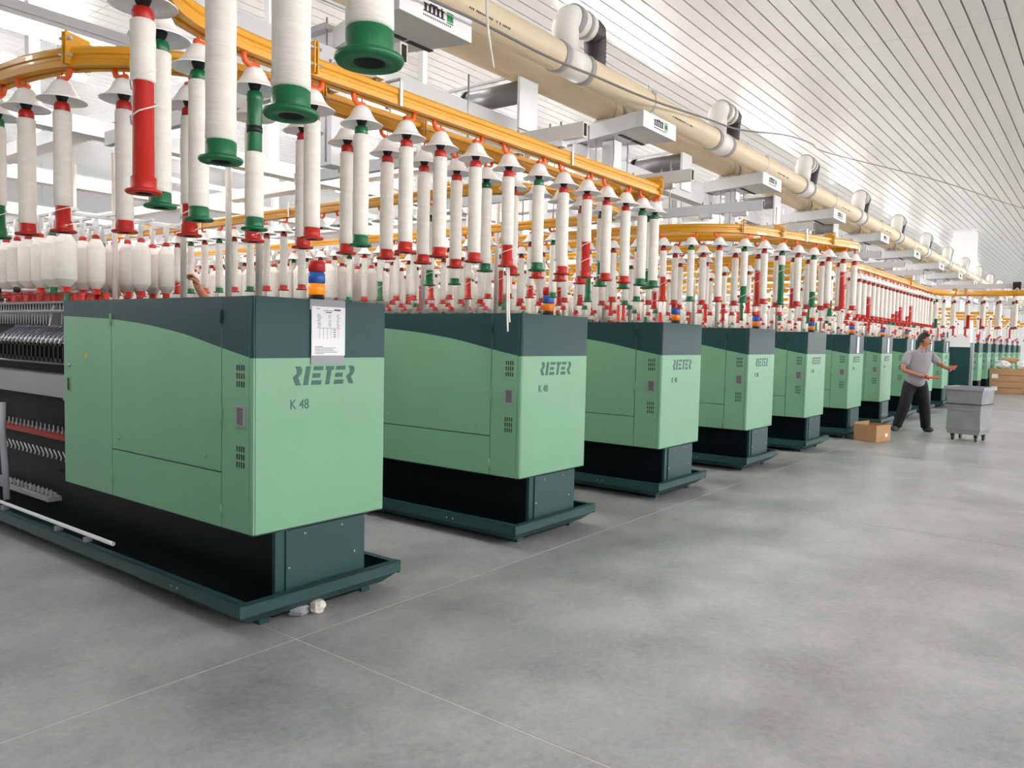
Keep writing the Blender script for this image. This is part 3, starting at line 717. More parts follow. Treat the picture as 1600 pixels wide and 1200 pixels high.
for c in CRE:
    dist, k, r, i, x, y = c
    col = 'green' if random.random() < 0.15 else 'red'
    if id(c) in ind:
        t = thing('creel_bobbin', 'full white bobbin with %s ends, %s in creel row %s of the %s' % (col, ordinal(i), ('one', 'two', 'three', 'four')[r], MNAME[k]), 'bobbin', (x, y, 1.74), random.uniform(0, 6.28), 'full bobbins in the machine creels')
        obj('bobbin_tube', CT[col], t); obj('roving', random.choice(CYm), t)
    else:
        mi = 1 if col == 'red' else 2; o = (x, y, 1.74); f = random.choice((1, .94, .86))
        farc.lathe([(0.034, 0), (0.034, 0.008), (0.026, 0.01), (0.026, 0.042)], 7, mi, o); farc.lathe([(0.026, 0.042), (0.066*f, 0.09), (0.066*f, 0.335), (0.03, 0.388)], 8, 0, o, cap=False)
        farc.lathe([(0.024, 0.388), (0.024, 0.41), (0.012, 0.43)], 7, mi, o); farc.cyl((x, y, 2.17), (x, y, 2.285), 0.014, 5, 3)
o = farc.build('distant_creel_bobbins', ['yarn', 'red', 'green', 'bell']); tag(o, 'dense rows of full white bobbins deep in the creels', 'bobbins', kind='stuff')
# spent tubes lying on the nearest frame, left of its cabinet
sm = {}
for i in range(22):
    c = 'green' if i in (4, 9, 13) else 'red'
    if c not in sm: sm[c] = MB().lathe([(0.030, 0), (0.030, 0.006), (0.022, 0.008), (0.021, 0.05), (0.016, 0.055)], 12).mesh('spare_tube', c)
    row = i % 2
    o = obj('spare_tube', sm[c], None, (X0 + 0.16 + row*0.16, Y0 + DM + 0.10 + (i//2)*0.115, 1.69 if row == 0 else 1.70))
    tag(o, 'short %s tube end standing on the nearest frame, %s in the %s line' % (c, ordinal(i//2), 'left' if row == 0 else 'right'), 'tube', 'tube ends on the nearest ring frame')
MB().box(0.10, 0.40, DM, 9.0, 1.675, 1.69).build('tube_shelf', 'machinegrey', MACH)

# ------------------------------------------------------------------ pipes, brackets, beams, tubes
RP = 0.084
def pipe(y, z, label, near):
    t = thing('suction_pipe', label, 'pipe', (0, y, z), 0, 'beige suction pipes')
    MB().cyl((-3, 0, 0), (46, 0, 0), RP, 28).build('pipe_barrel', 'pvc', t)
    for k in range(-1, 18):
        xt = 3.89 + k*2.185
        if near:
            tee = MB().cyl((xt-0.10, 0, 0), (xt+0.10, 0, 0), RP+0.004, 28).build('tee', 'pvcwhite', t)
            # branch with a quarter bend turning along the pipe
            pts = [(xt-0.05, 0, 0.05), (xt-0.085, -0.02, 0.14)]
            rb = 0.085
            for i in range(0, 9):
                a = math.pi - i*math.pi/2/8*1.06
                pts.append((xt-0.09+rb+rb*math.cos(a), -0.02, 0.16+rb*math.sin(a)))
            el = MB().tube(pts, 0.078, 18).build('elbow', 'pvcwhite', t)
            e0 = Vector(pts[-1]); ed = (Vector(pts[-1])-Vector(pts[-2])).normalized()
            MB().cyl(e0 - ed*0.035, e0 + ed*0.015, 0.085, 18).build('band', 'tape', el); MB().cyl(e0 + ed*0.0, e0 + ed*0.15, 0.078, 18).build('stub', 'pvcwhite', el)
            MB().cyl(e0 + ed*0.075, e0 + ed*0.105, 0.083, 18).build('band', 'tape', el)
            h0 = e0 + ed*0.14; hp = [h0, h0 + ed*0.08]
            for i in range(1, 9):
                a = i/8; hp.append(h0 + ed*0.08 + Vector((0.16*a - 0.03*a*a, 0.07*a, -0.03*a - 0.24*a*a)))
            n = 34; P2 = smooth3(hp, n); rad = [0.066 + (0.005 if i % 2 else 0) for i in range(len(P2))]
            MB().tube(P2, 0.07, 16, 0, rad).build('hose', 'hose', t)
            for s in (-0.135, 0.135): MB().cyl((xt+s-0.022, 0, 0), (xt+s+0.022, 0, 0), RP+0.006, 28).build('coupling_band', 'tape', t)
        else:
            for s in (1.05,): MB().cyl((xt+s-0.022, 0, 0), (xt+s+0.022, 0, 0), RP+0.005, 28).build('coupling_band', 'tape', t)
        # clamp wire round the pipe at the bracket
        xb = xc(k)-0.05
        MB().cyl((xb-0.006, 0, 0), (xb+0.006, 0, 0), RP+0.003, 28).cbox(xb, -RP*0.8, RP*0.7, 0.05, 0.015, 0.02).build('pipe_clamp', 'steel', t)
    pr = MB(); 
    for k in range(0, 8):
        for j in range(26):
            if random.random() < 0.25: continue
            a = math.radians(205 if near else 200); x = 2.9 + k*2.185 + j*0.013
            yy, zz = (RP+0.0005)*math.cos(a), (RP+0.0005)*math.sin(a)
            if not (xc(k)-.3 < x < xc(k)+.2): pr.cbox(x, yy, zz, 0.006, 0.003, random.uniform(0.006, 0.012))
    tag(pr.build('stamped_print', 'ink', t), kind='stuff')
def smooth3(P, n):
    P = [Vector(p) for p in P]; out = []
    L = len(P)-1
    for i in range(n+1):
        u = i/n*L; j = min(int(u), L-1); f = u-j
        p0 = P[max(j-1, 0)]; p1 = P[j]; p2 = P[j+1]; p3 = P[min(j+2, L)]
        out.append(0.5*((2*p1)+(p2-p0)*f+(2*p0-5*p1+4*p2-p3)*f*f+(3*p1-p0-3*p2+p3)*f**3))
    return out
pipe(2.62, 3.130, 'near beige suction pipe with white elbows and dark hoses, along the aisle', True)
pipe(2.93, 3.130, 'plain beige suction pipe running behind the one with elbows', False)
def beam(k):
    x = xc(k)-0.05
    nm = MNAME[k] if k >= 0 else 'machine beyond the left edge'
    t = thing('support_beam', 'white overhead beam with a sign plate end, above the %s' % nm, 'beam', (x, 0, 0), 0, 'white beams carrying the pipes')
    MB().box(-0.075, 0.075, 3.1, 16.0, 2.90, 3.0).build('beam_body', 'white', t)
    wb = MB(); pl = [(-0.235, 2.503), (0.235, 2.503), (0.235, 2.56), (0.085, 3.12), (-0.085, 3.12), (-0.235, 2.56)]
    wb.prism(pl, 'z', 2.906, 3.008); wb.build('end_bracket', 'greywhite', t)
    for xx in (-0.13, 0.05): MB().box(xx, xx+0.16, 2.72, 2.75, 2.903, 2.907).build('slot', 'ink', t)
    p = MB().box(-0.236, 0.236, 2.497, 2.503, 2.904, 3.010).build('sign_plate', 'signwhite', t)
    for yy in (2.62, 2.93): MB().prism([(yy-0.09, 3.005), (yy+0.09, 3.005), (yy+0.06, 3.062), (yy+0.03, 3.049), (yy, 3.045), (yy-0.03, 3.049), (yy-0.06, 3.062)], 'x', -0.03, 0.03).build('saddle', 'greywhite', t)
    lg = MB()
    def q(xa, xb, za, zb, mi=0): lg.box(xa, xb, 2.4955, 2.4975, za, zb, mi)
    # building-like mark: roof line, columns, base; small green block beside it, a line of small letters under
    q(-0.09, 0.045, 2.979, 2.984); q(-0.05, 0.0, 2.984, 2.99); q(0.022, 0.032, 2.984, 2.991)
    for i in range(5): q(-0.085+i*0.027, -0.070+i*0.027, 2.951, 2.979)
    q(-0.092, 0.047, 2.946, 2.951)
    for i in range(15): q(-0.092+i*0.0125, -0.086+i*0.0125, 2.927, 2.934)
    q(0.062, 0.104, 2.985, 2.990, 1); q(0.062, 0.104, 2.950, 2.979, 1); q(0.070, 0.076, 2.962, 2.9795, 2); q(0.088, 0.094, 2.962, 2.9795, 2); q(0.062, 0.104, 2.940, 2.945, 1)
    lg.build('printed_mark', ['ink', 'logogreen', 'signwhite'], p)
    for yy in (6.9, 9.9): MB().box(-0.04, 0.04, yy-0.04, yy+0.04, 3.0, HC).build('hanger_post', 'white', t)
    for yy in ((3.22,) if k < 1 else (2.87, 3.5)):
        MB().box(-0.05, 0.05, yy-0.05, yy+0.05, 2.36, 2.90).build('drop_post', 'white', t)
        for sx_ in (-0.10, 0.10): 
            for s2 in (-0.07, 0.07): MB().cyl((sx_, yy+s2, 2.36), (sx_, yy+s2, 3.06), 0.005, 6).build('threaded_rod', 'steel', t)
        MB().box(-0.12, 0.12, yy-0.08, yy+0.08, 3.0, 3.03).build('clamp_plate', 'steel', t)
for k in range(-1, 16): beam(k)
def rail_tube(j):
    x = 1.812 + 1.0957*j
    t = thing('rail_support_tube', 'grey square tube with an open black end, %s along the rails' % ordinal(j+1), 'tube', (x, 0, 0), 0, 'square tubes holding the rails')
    ya, yb = 1.87, 3.9
    MB().box(-0.016, 0.016, ya+0.002, yb, 2.386, 2.450).build('tube_body', 'greywhite', t)
    e = MB().box(-0.0165, 0.0165, ya, ya+0.002, 2.385, 2.451).build('tube_end', 'alu', t)
    MB().box(-0.011, 0.011, ya-0.001, ya+0.001, 2.391, 2.445).build('open_mouth', 'gap', e)
    for yy in (2.028, 2.268):
        MB().box(-0.02, 0.02, yy-0.05, yy+0.05, 2.358, 2.386).cyl((0.0, yy-0.03, 2.35), (0.0, yy-0.03, 2.47), 0.005, 6).cyl((0.0, yy+0.03, 2.35), (0.0, yy+0.03, 2.47), 0.005, 6).build('clamp', 'steel', t)
    for yy in (2.55, 3.10): MB().cyl((0.0, yy, 2.45), (0.0, yy, 2.78), 0.005, 6).build('threaded_rod', 'steel', t)
for j in range(-1, 9): rail_tube(j)
def crossb(y, z, w, h, label, xa=-2, xb=30, mt='white'):
    o = thing('cross_beam', label, 'beam', (0, y, z), 0, 'long white beams running along the row')
    MB().box(xa, xb, -w/2, w/2, 0, h).build('beam_web', mt, o); MB().box(xa, xb, -w/2-0.02, w/2+0.02, -0.008, 0).build('beam_flange', mt, o)
crossb(3.10, 2.78, 0.06, 0.11, 'long white cross beam just behind the pipes', mt='greywhite')
crossb(5.1, 2.70, 0.08, 0.10, 'long white cross beam above the cabinet backs')
crossb(7.2, 2.72, 0.08, 0.10, 'second long white cross beam deeper over the creels')
crossb(9.4, 2.72, 0.08, 0.10, 'third long white cross beam deeper over the creels')
crossb(11.6, 2.72, 0.08, 0.10, 'fourth long white cross beam deepest over the creels')
# wide white channel high at the left
ch = thing('cable_channel', 'wide white cable channel high above the left curve of the rail', 'channel', (0, 3.35, 3.35))
MB().box(-3, 3.4, -0.22, 0.22, 0, 0.012).build('channel_floor', 'white', ch)
for s in (-0.22, 0.21): MB().box(-3, 3.4, s, s+0.01, 0.0, 0.09).build('channel_side', 'greywhite', ch)
for x in (-1.5, 0.4, 2.6): MB().cyl((x, 0, 0.01), (x, 0, HC-3.35), 0.006, 6).build('suspension_rod', 'steel', ch)
# grey ducts between the beams
for k in range(0, 4):
    t = thing('air_duct', 'short grey metal duct under the pipes, right of the %s' % MNAME[k], 'duct', (3.80 + k*PM, 0, 2.99), 0, 'grey ducts behind the pipes')
    MB().cyl((0, 2.87, 0), (0, 3.33, 0), 0.066, 20).build('duct_shell', 'ductgrey', t)
    MB().lathe([(0.069, 0), (0.072, 0.01), (0.072, 0.03), (0.069, 0.035)], 20, 0, (0, 3.31, 0), (0, 1, 0)).build('rubber_ring', 'black', t)
    MB().box(-0.09, -0.075, 2.96, 3.6, 0.06, 0.075).box(0.075, 0.09, 2.96, 3.6, 0.06, 0.075).box(-0.09, 0.09, 3.585, 3.6, 0.06, 0.075).build('duct_frame', 'white', t)
    MB().box(-0.09, 0.09, 2.85, 2.868, -0.24, 0.06).build('duct_hanger', 'white', t)
# tube above the far crossing rail
t = thing('rail_support_tube', 'long grey square tube above the rail crossing the far aisle', 'tube', (13.55, 0, 0), 0, 'square tubes holding the rails')
MB().box(-0.02, 0.02, -6, 2.6, 2.40, 2.47).build('tube_body', 'greywhite', t)
MB().box(-0.05, 0.05, 1.10, 1.20, 2.38, 2.49).build('black_sleeve', 'black', t)
# cable along the pipes and hanging cord
P = [(2.25, 2.44, 2.96), (2.856, 2.44, 2.985), (3.4, 2.44, 2.99), (3.91, 2.44, 3.02), (4.6, 2.46, 3.07), (5.5, 2.48, 3.165), (6.26, 2.5, 3.25), (8.5, 2.9, 3.75), (11, 3.4, 4.25), (14.05, 3.99, 4.79), (17.9, 2.9, 4.86), (21.8, 1.81, 4.80), (26, 0.6, 4.9)]
o = MB().tube(smooth3(P, 60), 0.007, 6).build('power_cable', 'cable'); tag(o, 'thin grey cable strung past the sign plates towards the ceiling', 'cable')
o = MB().tube(smooth3([(2.72, 2.30, 3.1), (2.735, 2.3, 3.0), (2.75, 2.3, 2.88), (2.795, 2.3, 2.73)], 16), 0.009, 6, 0, [0.009-0.0003*i for i in range(17)]).build('hanging_rope', 'yarn'); tag(o, 'loose white cotton cord hanging in front of the pipes', 'cord')
yt = thing('yarn_tail', 'white yarn tails dangling in front of the second machine', 'yarn', (2.575, 2.03, 1.80))
for i, (dx, L) in enumerate(((0.0, 0.27), (0.012, 0.23))):
    MB().tube(smooth3([(dx, 0, 0.06), (dx+0.015, 0.005, -0.05), (dx+0.012, 0.0, -0.16), (dx+0.02, 0, -L)], 14), 0.004, 5).build('yarn_strand', 'yarn', yt)

# ------------------------------------------------------------------ floor things
def blob(name, m, c, dims, seed, seg=10, rings=6):
    rnd = random.Random(seed); mb = MB(); vs = []
    for j in range(1, rings):
        th = math.pi*j/rings
        for i in range(seg):
            a = 2*math.pi*i/seg; k = rnd.uniform(0.82, 1.12)
            vs.append((c[0]+dims[0]/2*math.sin(th)**0.55*math.cos(a)*k, c[1]+dims[1]/2*math.sin(th)**0.55*math.sin(a)*k, max(c[2]+dims[2]/2*(1-math.cos(math.pi-th)*-1 if False else 1+math.cos(th)), 0.0)))
    top = len(vs); vs.append((c[0], c[1], c[2]+dims[2])); bot = len(vs); vs.append((c[0], c[1], c[2]))
    fs = [(j*seg+i, (j+1)*seg+i, (j+1)*seg+(i+1) % seg, j*seg+(i+1) % seg) for j in range(rings-2) for i in range(seg)]
    fs += [(top, i, (i+1) % seg) for i in range(seg)] + [(bot, (rings-2)*seg+(i+1) % seg, (rings-2)*seg+i) for i in range(seg)]
    mb.add(vs, fs, 0, False); return mb
o = blob('l', 'lump', (2.63, 3.32, 0), (0.085, 0.09, 0.075), 3).build('cotton_lump', 'lump'); tag(o, 'white cotton lump lying under the tray of the nearest machine', 'waste')
o = blob('l', 'lump', (2.54, 3.37, 0), (0.12, 0.12, 0.06), 5).build('cotton_lump', 'greyplastic'); tag(o, 'greyish waste lump tucked behind the white one under the tray', 'waste')
# open cardboard box
bx = thing('cardboard_box', 'open brown cardboard box on the floor before the seventh machine', 'box', (13.38, 2.98, 0), math.radians(-14))
w, d, h = 0.46, 0.36, 0.26
MB().box(-w/2, w/2, -d/2, d/2, 0, 0.008).build('box_bottom', 'carton', bx)
for b in ((-w/2, w/2, -d/2, -d/2+0.007), (-w/2, w/2, d/2-0.007, d/2), (-w/2, -w/2+0.007, -d/2+0.007, d/2-0.007), (w/2-0.007, w/2, -d/2+0.007, d/2-0.007)):
    MB().box(*b, 0.008, h + (0.03 if b[3] > 0 and b[2] > 0 else 0)).build('box_side', 'carton', bx)
MB().box(0.06, 0.13, -d/2-0.002, -d/2, 0.07, 0.12).build('box_label', 'paper', bx)
# grey wheeled bin
cb = thing('wheeled_bin', 'grey plastic bin on black castors standing in the aisle by the worker', 'bin', (14.62, 1.80, 0), math.radians(-101)); cb.scale = (0.82, 0.95, 1)
def tub(mb, z0, z1, w0, d0, w1, d1):
    a = [(-w0/2, -d0/2, z0), (w0/2, -d0/2, z0), (w0/2, d0/2, z0), (-w0/2, d0/2, z0)]; b = [(-w1/2, -d1/2, z1), (w1/2, -d1/2, z1), (w1/2, d1/2, z1), (-w1/2, d1/2, z1)]
    mb.add(a+b, [(0, 1, 5, 4), (1, 2, 6, 5), (2, 3, 7, 6), (3, 0, 4, 7)])
lo = MB(); tub(lo, 0.12, 0.20, 0.56, 0.50, 0.62, 0.54); tub(lo, 0.20, 0.52, 0.62, 0.54, 0.585, 0.52); lo.box(-0.28, 0.28, -0.25, 0.25, 0.115, 0.125); lo.build('tub_base', 'bingrey', cb)
up = MB(); tub(up, 0.52, 0.85, 0.60, 0.53, 0.66, 0.58); up.build('tub', 'bingrey', cb)
MB().box(-0.31, 0.31, -0.275, 0.275, 0.505, 0.525).build('belt_rib', 'bingrey', cb)
rim = MB()
for b in ((-0.36, 0.36, -0.32, -0.28), (-0.36, 0.36, 0.28, 0.32), (-0.36, -0.32, -0.28, 0.28), (0.32, 0.36, -0.28, 0.28)): rim.box(*b, 0.835, 0.885)
rim.build('rim', 'greyplastic', cb)
MB().box(-0.33, 0.33, -0.29, 0.29, 0.60, 0.61).build('tub_floor', 'gap', cb)
for x in (-0.21, 0.21):
    for y in (-0.18, 0.18):
        c_ = MB().box(x-0.03, x+0.03, y-0.03, y+0.03, 0.07, 0.118).build('castor', 'black', cb)
        MB().cyl((x-0.016, y+0.01, 0.045), (x+0.016, y+0.01, 0.045), 0.045, 14).build('wheel', 'black', c_)
# dark green plain cabinet with white board, jutting out beside the tenth machine
gc = thing('control_cabinet', 'plain dark green cabinet carrying a white board, jutting into the aisle', 'cabinet', (23.5, 2.96, 0))
MB().box(0, 0.55, 0, 0.45, 0.0, 1.56).build('cabinet_body', 'teal', gc); MB().box(0.02, 0.53, -0.012, 0, 0.05, 1.52).build('cabinet_door', 'teal', gc)
MB().box(-0.012, 0, 0.02, 0.43, 0.05, 1.52).build('cabinet_side_panel', 'teal', gc)
MB().box(-0.03, -0.012, 0.0, 0.50, 1.54, 1.89).build('white_board', 'signwhite', gc); MB().box(0.535, 0.555, -0.03, -0.012, 0, 1.75).build('corner_pole', 'white', gc)
# cartons and bags far right
bi = 0
ad = 'lower left|lower middle|lower right|upper left|upper middle|upper right'.split('|')
for z in range(2):
    for i in range(3):
        y = 3.27 - i*1.02
        t = thing('carton', 'brown carton in the far stack, %s one' % ad[z*3+i], 'box', (31.0, y, z*0.42), 0, 'cartons stacked at the far side')
        MB().box(0, 0.8, -1.0, 0, 0.005, 0.415).build('carton_body', 'carton', t); MB().box(-0.003, 0, -0.98, -0.02, 0.2, 0.215).build('tape_strip', 'ink', t); MB().box(-0.004, 0, -0.24, -0.06, 0.1, 0.24).build('carton_label', 'paper', t)
t = thing('carton', 'brown carton with raised flap on top of the far stack', 'box', (31.1, 1.6, 0.84), 0, 'cartons stacked at the far side')
MB().box(0, 0.7, -1.1, 0, 0.005, 0.46).build('carton_body', 'carton', t); MB().box(-0.05, 0.02, -0.9, -0.1, 0.46, 0.53).build('flap', 'carton', t)
for i, (y, L) in enumerate(((3.02, 0.55), (2.42, 0.5), (1.94, 0.34))):
    o = blob('b', 'bag', (31.3, y-0.1, 0.842), (0.6, L, 0.30), 20+i, 14, 8).build('plastic_bag', 'bag'); tag(o, '%s crumpled white bag lying on the far cartons' % ('leftmost', 'middle', 'rightmost')[i], 'bag', 'white bags on the cartons')
o = blob('b', 'carton', (31.3, 2.75, 1.04), (0.4, 0.6, 0.2), 31, 9, 5).build('crumpled_carton', 'carton'); tag(o, 'crumpled brown card piece lying on the white bags', 'cardboard')

# ------------------------------------------------------------------ people
def skin_mesh(name, nodes, edges, mats, root=0, sub=1, smooth=True):
    me = bpy.data.meshes.new(name); me.from_pydata([n[0] for n in nodes], edges, [])
    o = bpy.data.objects.new(name, me); COL.objects.link(o)
    md = o.modifiers.new('skin', 'SKIN'); md.use_smooth_shade = True
    sv = me.skin_vertices[0].data
    for i, n in enumerate(nodes):
        r = n[1]; sv[i].radius = (r, r) if not isinstance(r, tuple) else r
        sv[i].use_root = (i == root)
    m2 = o.modifiers.new('sub', 'SUBSURF'); m2.levels = sub; m2.render_levels = sub
    bpy.context.view_layer.update()
    res = bpy.data.meshes.new_from_object(o.evaluated_get(bpy.context.evaluated_depsgraph_get()))
    bpy.data.objects.remove(o)
    for m in mats: res.materials.append(M[m])
    for p in res.polygons: p.use_smooth = True
    return res
def chain(nodes, edges, start, pts):
    i = start
    for p, r in pts:
        nodes.append((p, r)); j = len(nodes)-1
        if i is not None: edges.append((i, j))
        i = j
    return i
def hand_chain(nodes, edges, wrist_i, wrist, fwd, curl, thumb):
    # wrist point, forward direction, curl direction (palm side), thumb side direction
    f = Vector(fwd).normalized(); c = Vector(curl).normalized(); s = Vector(thumb).normalized(); w = Vector(wrist)
    palm = chain(nodes, edges, wrist_i, [(tuple(w+f*0.045), 0.026), (tuple(w+f*0.085), 0.030)])
    for k, (o_, L) in enumerate(((0.028, 0.9), (0.010, 1.0), (-0.010, 0.94), (-0.028, 0.75))):
        b = w + f*0.09 + s*o_
        chain(nodes, edges, palm, [(tuple(b), 0.010), (tuple(b+(f*0.028+c*0.012)*L), 0.0095), (tuple(b+(f*0.030+c*0.040)*L), 0.0088), (tuple(b+(f*0.012+c*0.052)*L), 0.008)])
    b = w + f*0.04 + s*0.030
    chain(nodes, edges, palm-1, [(tuple(b), 0.012), (tuple(b+f*0.022+s*0.018+c*0.012), 0.0105), (tuple(b+f*0.042+s*0.012+c*0.032), 0.009)])
Rh = Vector((math.cos(YAW), -math.sin(YAW), 0)); Th = Vector((-math.sin(YAW), -math.cos(YAW), 0))
def person(name, label, base, J, clothes, extra=None, hands=None, head_dir=(0.6, 0.8)):
    t = thing(name, label, 'person', base)
    def V(k): x, d, z = J[k]; return tuple(Rh*x + Th*d + Vector((0, 0, z)))
    n = []; e = []
    n.append((V('pelvis'), 0.12)); i = chain(n, e, 0, [(V('waist'), 0.12), (V('chest'), 0.135), (V('neckbase'), 0.075)]); ch_i = 2
    nk = chain(n, e, i, [(V('neck'), 0.056)])
    hx, hd, hz = J['head']; fd = (Rh*head_dir[0] + Th*head_dir[1]).normalized()
    hc = Rh*hx + Th*hd + Vector((0, 0, hz))
    hi = chain(n, e, nk, [(tuple(hc + Vector((0, 0, -0.045)) + fd*0.015), 0.080), (tuple(hc + Vector((0, 0, 0.03))), 0.098), (tuple(hc + Vector((0, 0, 0.085))), 0.076)])
    chain(n, e, hi-1, [(tuple(hc + fd*0.112 + Vector((0, 0, -0.01))), 0.016)])
    sd = Vector((-fd.y, fd.x, 0))
    for sg in (-1, 1): chain(n, e, hi-1, [(tuple(hc + sd*0.1*sg), 0.016)])
    for s in ('l', 'r'):
        k = chain(n, e, ch_i, [(V(s+'shoulder'), 0.062), (V(s+'elbow'), 0.042), (V(s+'wrist'), 0.030)])
        fw, cu, th = hands[s]
        g = lambda a: Rh*a[0] + Th*a[1] + Vector((0, 0, a[2]))
        hand_chain(n, e, k, V(s+'wrist'), g(fw), g(cu), g(th))
        k = chain(n, e, 0, [(V(s+'hip'), 0.088), (V(s+'knee'), 0.058), (V(s+'ankle'), 0.04)])
    obj('body', skin_mesh('body', n, e, ['skin'], 0, 2), t)
    # shirt
    n = [(tuple(Vector(V('pelvis'))+Vector((0, 0, -0.13))), 0.19)]; e = []
    chain(n, e, 0, [(tuple(Vector(V('pelvis'))+Vector((0, 0, 0.05))), 0.19), (V('waist'), 0.198), (V('chest'), 0.19), (V('neckbase'), 0.088)])
    for s in ('l', 'r'):
        el = Vector(V(s+'shoulder')).lerp(Vector(V(s+'elbow')), 0.75)
        chain(n, e, 3, [(V(s+'shoulder'), 0.084), (tuple(el), 0.074)])
    sh = obj('polo_shirt', skin_mesh('polo_shirt', n, e, [clothes[0]], 0, 2), t)
    # trousers
    p0 = Vector(V('pelvis')) + Vector((0, 0, -0.02)); n = [(tuple(p0), 0.168)]; e = []
    chain(n, e, 0, [(tuple(p0+Vector((0, 0, 0.09))), 0.165)])
    for s in ('l', 'r'):
        chain(n, e, 0, [(V(s+'hip'), 0.122), (V(s+'knee'), 0.102), (tuple(Vector(V(s+'ankle'))+Vector((0, 0, 0.02))), 0.088), (tuple(Vector(V(s+'ankle'))+Vector((0, 0, -0.05))), 0.086)])
    obj('trousers', skin_mesh('trousers', n, e, [clothes[1]], 0, 2), t)
    for s in ('l', 'r'):
        a = Vector(V(s+'ankle')); a.z = 0.045; b = Vector(V(s+'toe')); b.z = 0.042
        n = []; e = []; chain(n, e, None, [(tuple(a-(b-a)*0.3), 0.046), (tuple(a.lerp(b, 0.4)), 0.052), (tuple(b), 0.045)])
        obj('shoe', skin_mesh('shoe', n, e, [clothes[2]], 0, 1), t)
    # hair cap, eyes, moustache
    hm = MB(); seg = 18; up = Vector((0, 0, 1)); c0 = hc + Vector((0, 0, 0.045)) - fd*0.014
    vs = []; fs = []
    rings = 7
    for j in range(rings):
        th_ = math.pi*0.5*1.12*j/(rings-1)
        for i_ in range(seg):
            a = 2*math.pi*i_/seg; d_ = fd*math.cos(a) + sd*math.sin(a)
            drop = 1.0 if math.cos(a) < 0.35 else 0.72
            rr = 0.109*math.sin(th_*drop) if j else 0.001
            vs.append(c0 + d_*rr*(1.0 if abs(math.sin(a)) < .7 else 0.95) + up*(0.108*math.cos(th_*drop)) - up*(0.05*(j/(rings-1))*(1 if drop == 1.0 else 0)))
    for j in range(rings-1):
        for i_ in range(seg): fs.append((j*seg+i_, (j+1)*seg+i_, (j+1)*seg+(i_+1) % seg, j*seg+(i_+1) % seg))
    hm.add(vs, fs, 0, True); hm.build('hair', 'hair', t)
    for sg in (-1, 1): MB().lathe([(0.003, 0), (0.009, 0.003), (0.009, 0.006), (0.003, 0.009)], 8, 0, hc + fd*0.090 + sd*0.036*sg + Vector((0, 0, 0.018)), fd).build('eye', 'hair', t)
    mo = MB().tube([hc + fd*0.096 + sd*-0.034 + Vector((0, 0, -0.052)), hc + fd*0.110 + Vector((0, 0, -0.041)), hc + fd*0.096 + sd*0.034 + Vector((0, 0, -0.052))], 0.009, 6); mo.build('moustache', 'hair', t)
    return t, sh
MB0 = (15.43, 2.76, 0)
J = dict(pelvis=(0.0, 0, 0.90), waist=(0.01, 0.0, 1.07), chest=(0.02, 0.01, 1.27), neckbase=(0.06, 0.02, 1.44), neck=(0.08, 0.03, 1.50), head=(0.095, 0.05, 1.625),
         lshoulder=(-0.17, 0.02, 1.375), lelbow=(-0.30, 0.10, 1.10), lwrist=(-0.03, 0.24, 1.00), rshoulder=(0.25, -0.02, 1.375), relbow=(0.42, 0.04, 1.20), rwrist=(0.42, 0.24, 1.14),
         lhip=(-0.105, 0, 0.84), lknee=(-0.20, 0.05, 0.46), lankle=(-0.28, -0.02, 0.09), ltoe=(-0.42, 0.08, 0.045),
         rhip=(0.105, 0, 0.84), rknee=(0.15, 0.06, 0.46), rankle=(0.21, 0.02, 0.09), rtoe=(0.28, 0.16, 0.045))
H = dict(l=((1, 0.15, -0.1), (0, 0.5, -0.6), (0, 0.3, 0.9)), r=((0.2, 0.6, 0.2), (0.5, 0.2, -0.3), (-0.2, 0.0, 0.9)))
t, sh = person('person', 'worker in grey polo shirt and dark trousers striding by the bin, holding red tubes', MB0, J, ('shirt', 'trousers', 'shoe'), None, H, (0.75, 0.5))
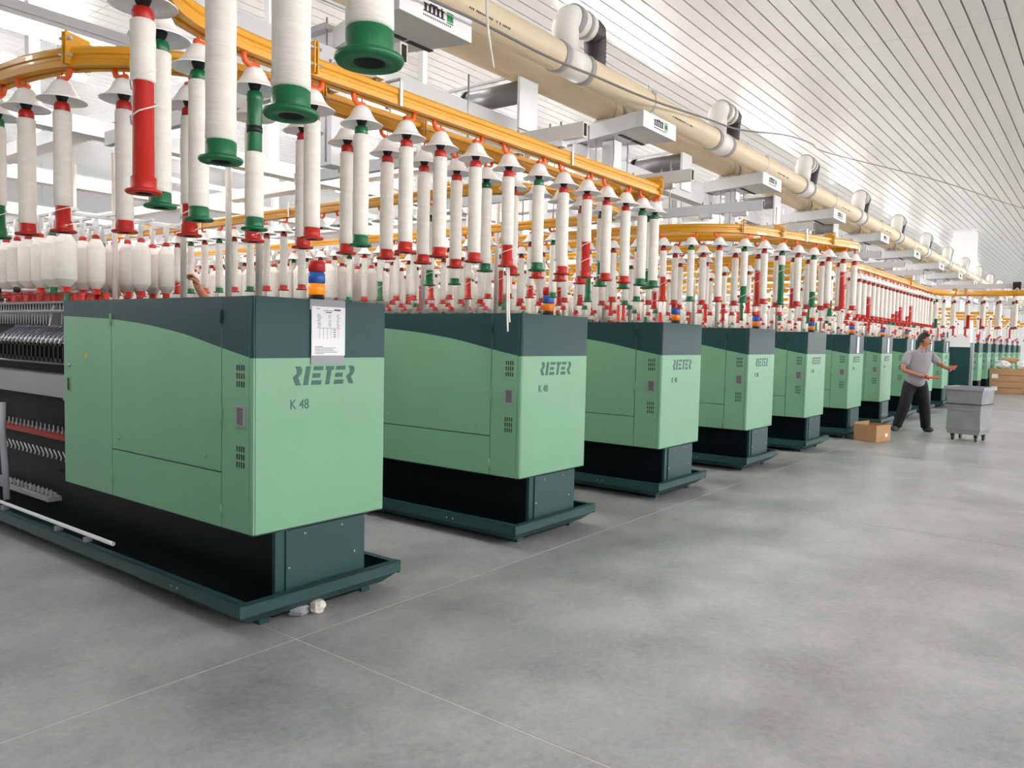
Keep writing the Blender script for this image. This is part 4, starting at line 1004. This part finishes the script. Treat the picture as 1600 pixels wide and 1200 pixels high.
# collar
c = Rh*0.07 + Th*0.03 + Vector((0, 0, 1.475))
cm = MB()
for sg in (-1, 1): cm.tube([c + Rh*(-0.055*sg) - Th*0.04, c + Rh*(-0.078*sg) + Th*0.02 + Vector((0, 0, -0.01)), c + Rh*(-0.025*sg) + Th*0.085 + Vector((0, 0, -0.05))], 0.016, 6)
cm.build('collar', 'shirt', sh)
def tube_thing(p, d, L, lab):
    d = d.normalized(); o = MB().lathe([(0.016, 0), (0.028, 0.002), (0.028, 0.008), (0.021, 0.012), (0.020, L-0.012), (0.012, L)], 14, 0, p, d).build('empty_tube', 'red'); tag(o, lab, 'tube', 'red tubes in the hands of the worker')
b0 = Vector(MB0)
tube_thing(b0 + Rh*0.02 + Th*0.29 + Vector((0, 0, 0.985)), Rh*1.0 + Th*0.1 + Vector((0, 0, -0.02)), 0.24, 'red empty tube held level in front of the grey shirt')
tube_thing(b0 + Rh*0.43 + Th*0.27 + Vector((0, 0, 1.10)), Rh*0.7 + Th*0.2 + Vector((0, 0, 0.6)), 0.16, 'red empty tube tilted up in the raised far hand')
# second worker hidden behind the nearest machine: only a raised hand shows
B2 = (3.43, 5.2, 0)
J2 = dict(pelvis=(0.0, 0, 0.82), waist=(0, 0, 0.97), chest=(0, 0, 1.16), neckbase=(0, 0, 1.31), neck=(0, 0, 1.36), head=(0, 0.02, 1.46),
          lshoulder=(-0.20, 0, 1.25), lelbow=(-0.14, 0.14, 1.60), lwrist=(-0.27, 0.20, 1.80), rshoulder=(0.20, 0, 1.25), relbow=(0.24, 0.02, 1.02), rwrist=(0.24, 0.1, 0.82),
          lhip=(-0.1, 0, 0.78), lknee=(-0.1, 0.04, 0.43), lankle=(-0.1, 0, 0.09), ltoe=(-0.1, 0.14, 0.045), rhip=(0.1, 0, 0.78), rknee=(0.1, 0.04, 0.43), rankle=(0.1, 0, 0.09), rtoe=(0.1, 0.14, 0.045))
H2 = dict(l=((-0.35, 0.1, 0.9), (-0.8, 0.4, -0.2), (0.3, 0.8, 0.3)), r=((0, 0.1, -1), (0, 0.5, 0.1), (-0.3, 0.6, 0)))
person('person', 'worker hidden behind the nearest machine, one bare hand raised among the bobbins', B2, J2, ('shirt', 'trousers', 'shoe'), None, H2, (-0.4, 0.8))
